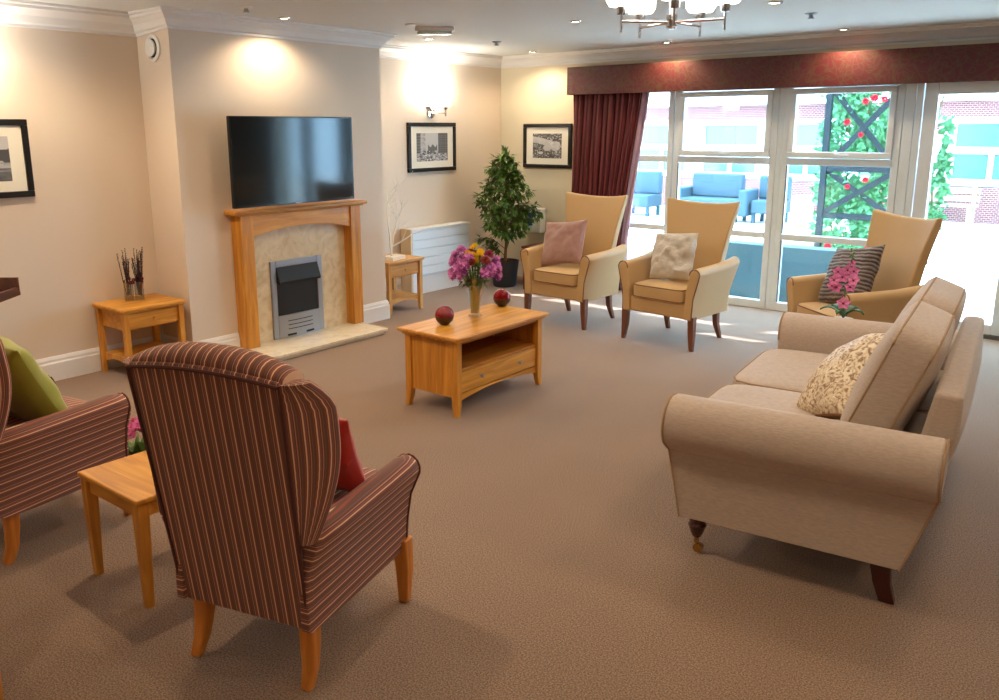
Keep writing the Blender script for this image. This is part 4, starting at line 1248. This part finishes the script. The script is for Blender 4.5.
# bench against the brick wall
bn = thing('garden_bench', 'pale weathered garden bench in front of the brick wall', 'bench', (-2.95, 16.85, G))
for z in (.42, .55, .68): obj('back_slat', B(-.42, .42, .20, .225, z, z+.10), M['pale_out'] if 'pale_out' in M else plain('weathered_timber', (150, 132, 104), .8), bn, smooth=False)
M['pale_out'] = bpy.data.materials.get('weathered_timber')
obj('seat', boxes((-.42, .42, -.20, -.08, .34, .37), (-.42, .42, -.06, .06, .34, .37), (-.42, .42, .08, .19, .34, .37)), M['pale_out'], bn, smooth=False)
for sx in (-1, 1):
    for y in (-.17, .19): obj('leg', B(sx*.33-.03, sx*.33+.03, y-.03, y+.03, 0, .34 if y < 0 else .70), M['pale_out'], bn, smooth=False)
# blue garden sofa and seats further left
M['rattan'] = plain('blue_rattan', (40, 66, 78), .7)
gs = thing('garden_sofa', 'blue garden sofa seen through the lower left window pane', 'garden sofa', (-6.6, 15.2, G))
for fx2 in (-.5, .5): obj('leg', boxes((fx2-.03, fx2+.03, -.25, -.19, 0, .18), (fx2-.03, fx2+.03, .19, .25, 0, .18)), M['rattan'], gs, smooth=False)
obj('seat', boxes((-.62, .62, -.3, .3, .18, .42)), M['rattan'], gs, bevel=.03, smooth=False)
obj('backrest', B(-.55, .45, .14, .32, .42, .86), M['rattan'], gs, bevel=.03, smooth=False)
for s in (-1, 1): obj('armrest', B(s*.64-.08, s*.64+.08, -.3, .3, .12, .60), M['rattan'], gs, bevel=.03, smooth=False)
gs2 = thing('garden_armchair', 'blue garden armchair seen beside the white window mullion', 'garden chair', (-5.62, 15.3, G))
for fx2 in (-.18, .26): obj('leg', boxes((fx2-.03, fx2+.03, -.25, -.19, 0, .18), (fx2-.03, fx2+.03, .19, .25, 0, .18)), M['rattan'], gs2, smooth=False)
obj('seat', boxes((-.22, .30, -.3, .3, .18, .42)), M['rattan'], gs2, bevel=.03, smooth=False)
obj('backrest', B(-.25, .30, .14, .32, .42, .84), M['rattan'], gs2, bevel=.03, smooth=False)
gs3 = thing('garden_armchair', 'blue garden armchair seen through the narrow left pane by the curtain', 'garden chair', (-8.15, 15.2, G))
for fx2 in (-.3, .26): obj('leg', boxes((fx2-.03, fx2+.03, -.25, -.19, 0, .18), (fx2-.03, fx2+.03, .19, .25, 0, .18)), M['rattan'], gs3, smooth=False)
obj('seat', boxes((-.35, .30, -.3, .3, .18, .42)), M['rattan'], gs3, bevel=.03, smooth=False)
obj('backrest', B(-.35, .30, .14, .32, .42, .86), M['rattan'], gs3, bevel=.03, smooth=False)
# planter box
pb = thing('planter_box', 'pale timber planter box on the courtyard paving', 'planter', (-4.02, 12.4, G))
obj('box', boxes((-.32, .42, -.2, .2, 0, .30)), M['pale_out'], pb, smooth=False)
obj('tall_end', B(-.16, .08, -.12, .12, .30, .74), M['pale_out'], pb, smooth=False)

# dark teal trellis with climbing roses
M['teal'] = plain('dark_teal_timber', (14, 34, 44), .6)
M['ivy'] = plain('climber_leaf', (84, 150, 100), .5, vary=.45, vscale=5)
M['rose'] = plain('rose_red', (226, 40, 70), .6)
tr = thing('trellis_arch', 'dark teal garden trellis with crossed braces outside the middle window', 'trellis', (0, 11.0, G))
X0, X1 = -3.37, -2.52
for x in (X0, X1):
    obj('post', B(x-.035, x+.035, -.035, .035, 0, 2.6), M['teal'], tr, smooth=False)
for z in (.62, 1.20, 2.18, 2.52):
    obj('rail', B(X0+.035, X1-.035, -.025, .025, z-.035, z+.035), M['teal'], tr, smooth=False)
for z0, z1 in ((.66, 1.17), (1.24, 2.14)):
    for s in (-1, 1):
        bm = bmesh.new(); xa, xb = (X0+.04, X1-.04) if s > 0 else (X1-.04, X0+.04)
        d = Vector((xb-xa, 0, z1-z0)).normalized(); nn = Vector((-d.z, 0, d.x))*.032
        y0 = -.018 if s > 0 else .0
        loft(bm, [[Vector((x, y0, z))-nn, Vector((x, y0+.016, z))-nn, Vector((x, y0+.016, z))+nn, Vector((x, y0, z))+nn] for x, z in ((xa, z0), (xb, z1))])
        obj('brace', bm, M['teal'], tr, smooth=False)
def climber(name, label, x0, x1, y0, y1, z0, z1, n, seed, flowers, gaps=.0):
    t = thing(name, label, 'climbing plant', ((x0+x1)/2, (y0+y1)/2, G))
    w, dpt = (x1-x0)/2, (y1-y0)/2
    rg = random.Random(seed)
    bm = bmesh.new()
    for k in range(6):
        x = rg.uniform(-w, w)*.7; pts = []
        for q in range(9):
            z = (z1)*q/8; x += rg.uniform(-.08, .08); x = max(-w, min(w, x)); pts.append((x, rg.uniform(-dpt, dpt)*.6, z))
        tube(bm, pts, .008, 5)
    obj('stems', bm, M['stem'], t)
    bm = bmesh.new(); c = 0
    while c < n:
        x, y, z = rg.uniform(-w, w), rg.uniform(-dpt, dpt), rg.uniform(z0, z1)
        if mnoise.noise(Vector((x*3+seed, y*2, z*3))) < gaps: continue
        c += 1
        leafmesh(bm, (x, y, z), (rg.uniform(-1, 1), rg.uniform(-1, .3), rg.uniform(-1, .5)), (rg.uniform(-.5, .5), -1, .5), rg.uniform(.05, .10), rg.uniform(.04, .07))
    obj('foliage', bm, M['ivy'], t, smooth=False)
    for (x, y, z, r) in flowers:
        bm = bmesh.new(); mum(bm, (x-(x0+x1)/2, y-(y0+y1)/2, z-G), r, (0.1, -1, .2), 9, rg, 4); obj('rose_bloom', bm, M['rose'], t, smooth=False)
    return t
climber('climbing_rose', 'green climbing rose with red blooms growing over the teal trellis', -3.50, -2.45, 11.02, 11.55, .05, 2.5, 6500, 3,
        [(-3.12, 10.93, 1.70, .05), (-2.83, 10.92, 1.97, .06), (-2.93, 10.92, 1.94, .05), (-2.72, 10.92, 1.96, .05), (-2.95, 10.92, 1.55, .04), (-2.85, 10.92, 1.02, .05), (-3.05, 10.92, .93, .04), (-3.22, 10.92, .18, .06), (-2.74, 10.92, .20, .06)], -.28)
climber('climbing_rose', 'thin trailing rose with one large red bloom beside the patio door', -1.93, -1.64, 8.95, 9.15, .45, 2.4, 900, 9,
        [(-1.77, 8.92, 1.62, .055), (-1.80, 8.92, 1.72, .045), (-1.78, 8.92, 1.56, .045), (-1.86, 8.92, 1.2, .03), (-1.88, 8.92, .75, .03)], .0)

# boards added out of view above the windows to cut sunlight into streaks
pg = thing('sun_slats', 'unseen white boards added outside above the windows to cut the sunlight into streaks', 'sun_slats', (0, 7.93, 0))
obj('shading_boards', boxes((-9, 3.5, 0, .23, 2.5, 2.53), (-9, 3.5, .35, .75, 2.5, 2.53), (-9, 3.5, .84, 1.11, 2.5, 2.53), (-9, 3.5, 1.25, 2.75, 2.5, 2.53)), M['ext_white'], pg, smooth=False)
for x in (-8.9, -5.2, .6, 3.4): obj('rafter', B(x-.03, x+.03, 0, 2.8, 2.54, 2.64), M['ext_white'], pg, smooth=False)
for x in (-8.9, 3.4): obj('post', B(x-.05, x+.05, 2.65, 2.75, G, 2.5), M['ext_white'], pg, smooth=False)

# ------------------------------------------------------------------ camera
cam = bpy.data.cameras.new('camera'); co = bpy.data.objects.new('camera', cam); COL.objects.link(co)
co.location = (0, 0, 1.63); co.rotation_mode = 'XYZ'; co.rotation_euler = (1.3514, .0035, .6829)
cam.sensor_width = 36; cam.lens = 840.1/999*36
cam.shift_x = (499.5-478.0)/999; cam.shift_y = (316.8-350)/999
cam.clip_start = .05; cam.clip_end = 200
S.camera = co

# ------------------------------------------------------------------ light
def spot(x, y, e, z=CH-.02, size=150, r=.035, col=(1, .76, .50)):
    l = bpy.data.lights.new('spot', 'SPOT'); l.energy = e; l.color = col; l.spot_size = rad(size); l.spot_blend = .6; l.shadow_soft_size = r
    o = bpy.data.objects.new('spot', l); COL.objects.link(o); o.location = (x, y, z)
for x, y, _ in DL: spot(x, y, 27)
spot(-4.9, 2.2, 22); spot(-3.3, 1.9, 22)
for x, y in ((-3.6, 3.7), (-2.0, 3.7), (-.4, 3.7), (-.4, 5.5), (-.5, 7.3), (-4.9, 2.2), (-3.3, 1.9), (-1.7, 1.9), (-.1, 1.9), (-3.3, .2), (0, 0.2), (1.4, 1.9), (1.4, 3.7), (-4.9, .2), (-3.3, -1.5), (-1.2, -1.5), (1, -1.5)):
    spot(x, y, 23 if y > 1 else 15)
def point(p, e, r=.04, col=(1, .90, .76)):
    l = bpy.data.lights.new('bulb', 'POINT'); l.energy = e; l.color = col; l.shadow_soft_size = r
    o = bpy.data.objects.new('bulb', l); COL.objects.link(o); o.location = p
for y in (-.13, .14): point((XR+.09, 6.46+y, 2.03), 6)
point((XL+.1, 2.02, 2.06), 10)
sun = bpy.data.lights.new('sun', 'SUN'); sun.energy = 16; sun.angle = rad(.6); sun.color = (.98, .98, 1)
o = bpy.data.objects.new('sun', sun); COL.objects.link(o)
o.rotation_euler = Vector((.62, .58, .609)).to_track_quat('Z', 'Y').to_euler()
w = bpy.data.worlds.new('sky'); S.world = w; w.use_nodes = True
bg = w.node_tree.nodes['Background']; bg.inputs[0].default_value = (.42, .72, 1, 1); bg.inputs[1].default_value = 17.0

S.view_settings.view_transform = 'Standard'; S.view_settings.look = 'None'; S.view_settings.gamma = 1
S.view_settings.exposure = .30
S.view_settings.use_curve_mapping = False
S.cycles.use_denoising = True
S.cycles.max_bounces = 8; S.cycles.diffuse_bounces = 4; S.cycles.glossy_bounces = 3; S.cycles.transparent_max_bounces = 12
S.cycles.sample_clamp_indirect = 6
S.cycles.use_adaptive_sampling = False
S.cycles.caustics_reflective = False; S.cycles.caustics_refractive = False
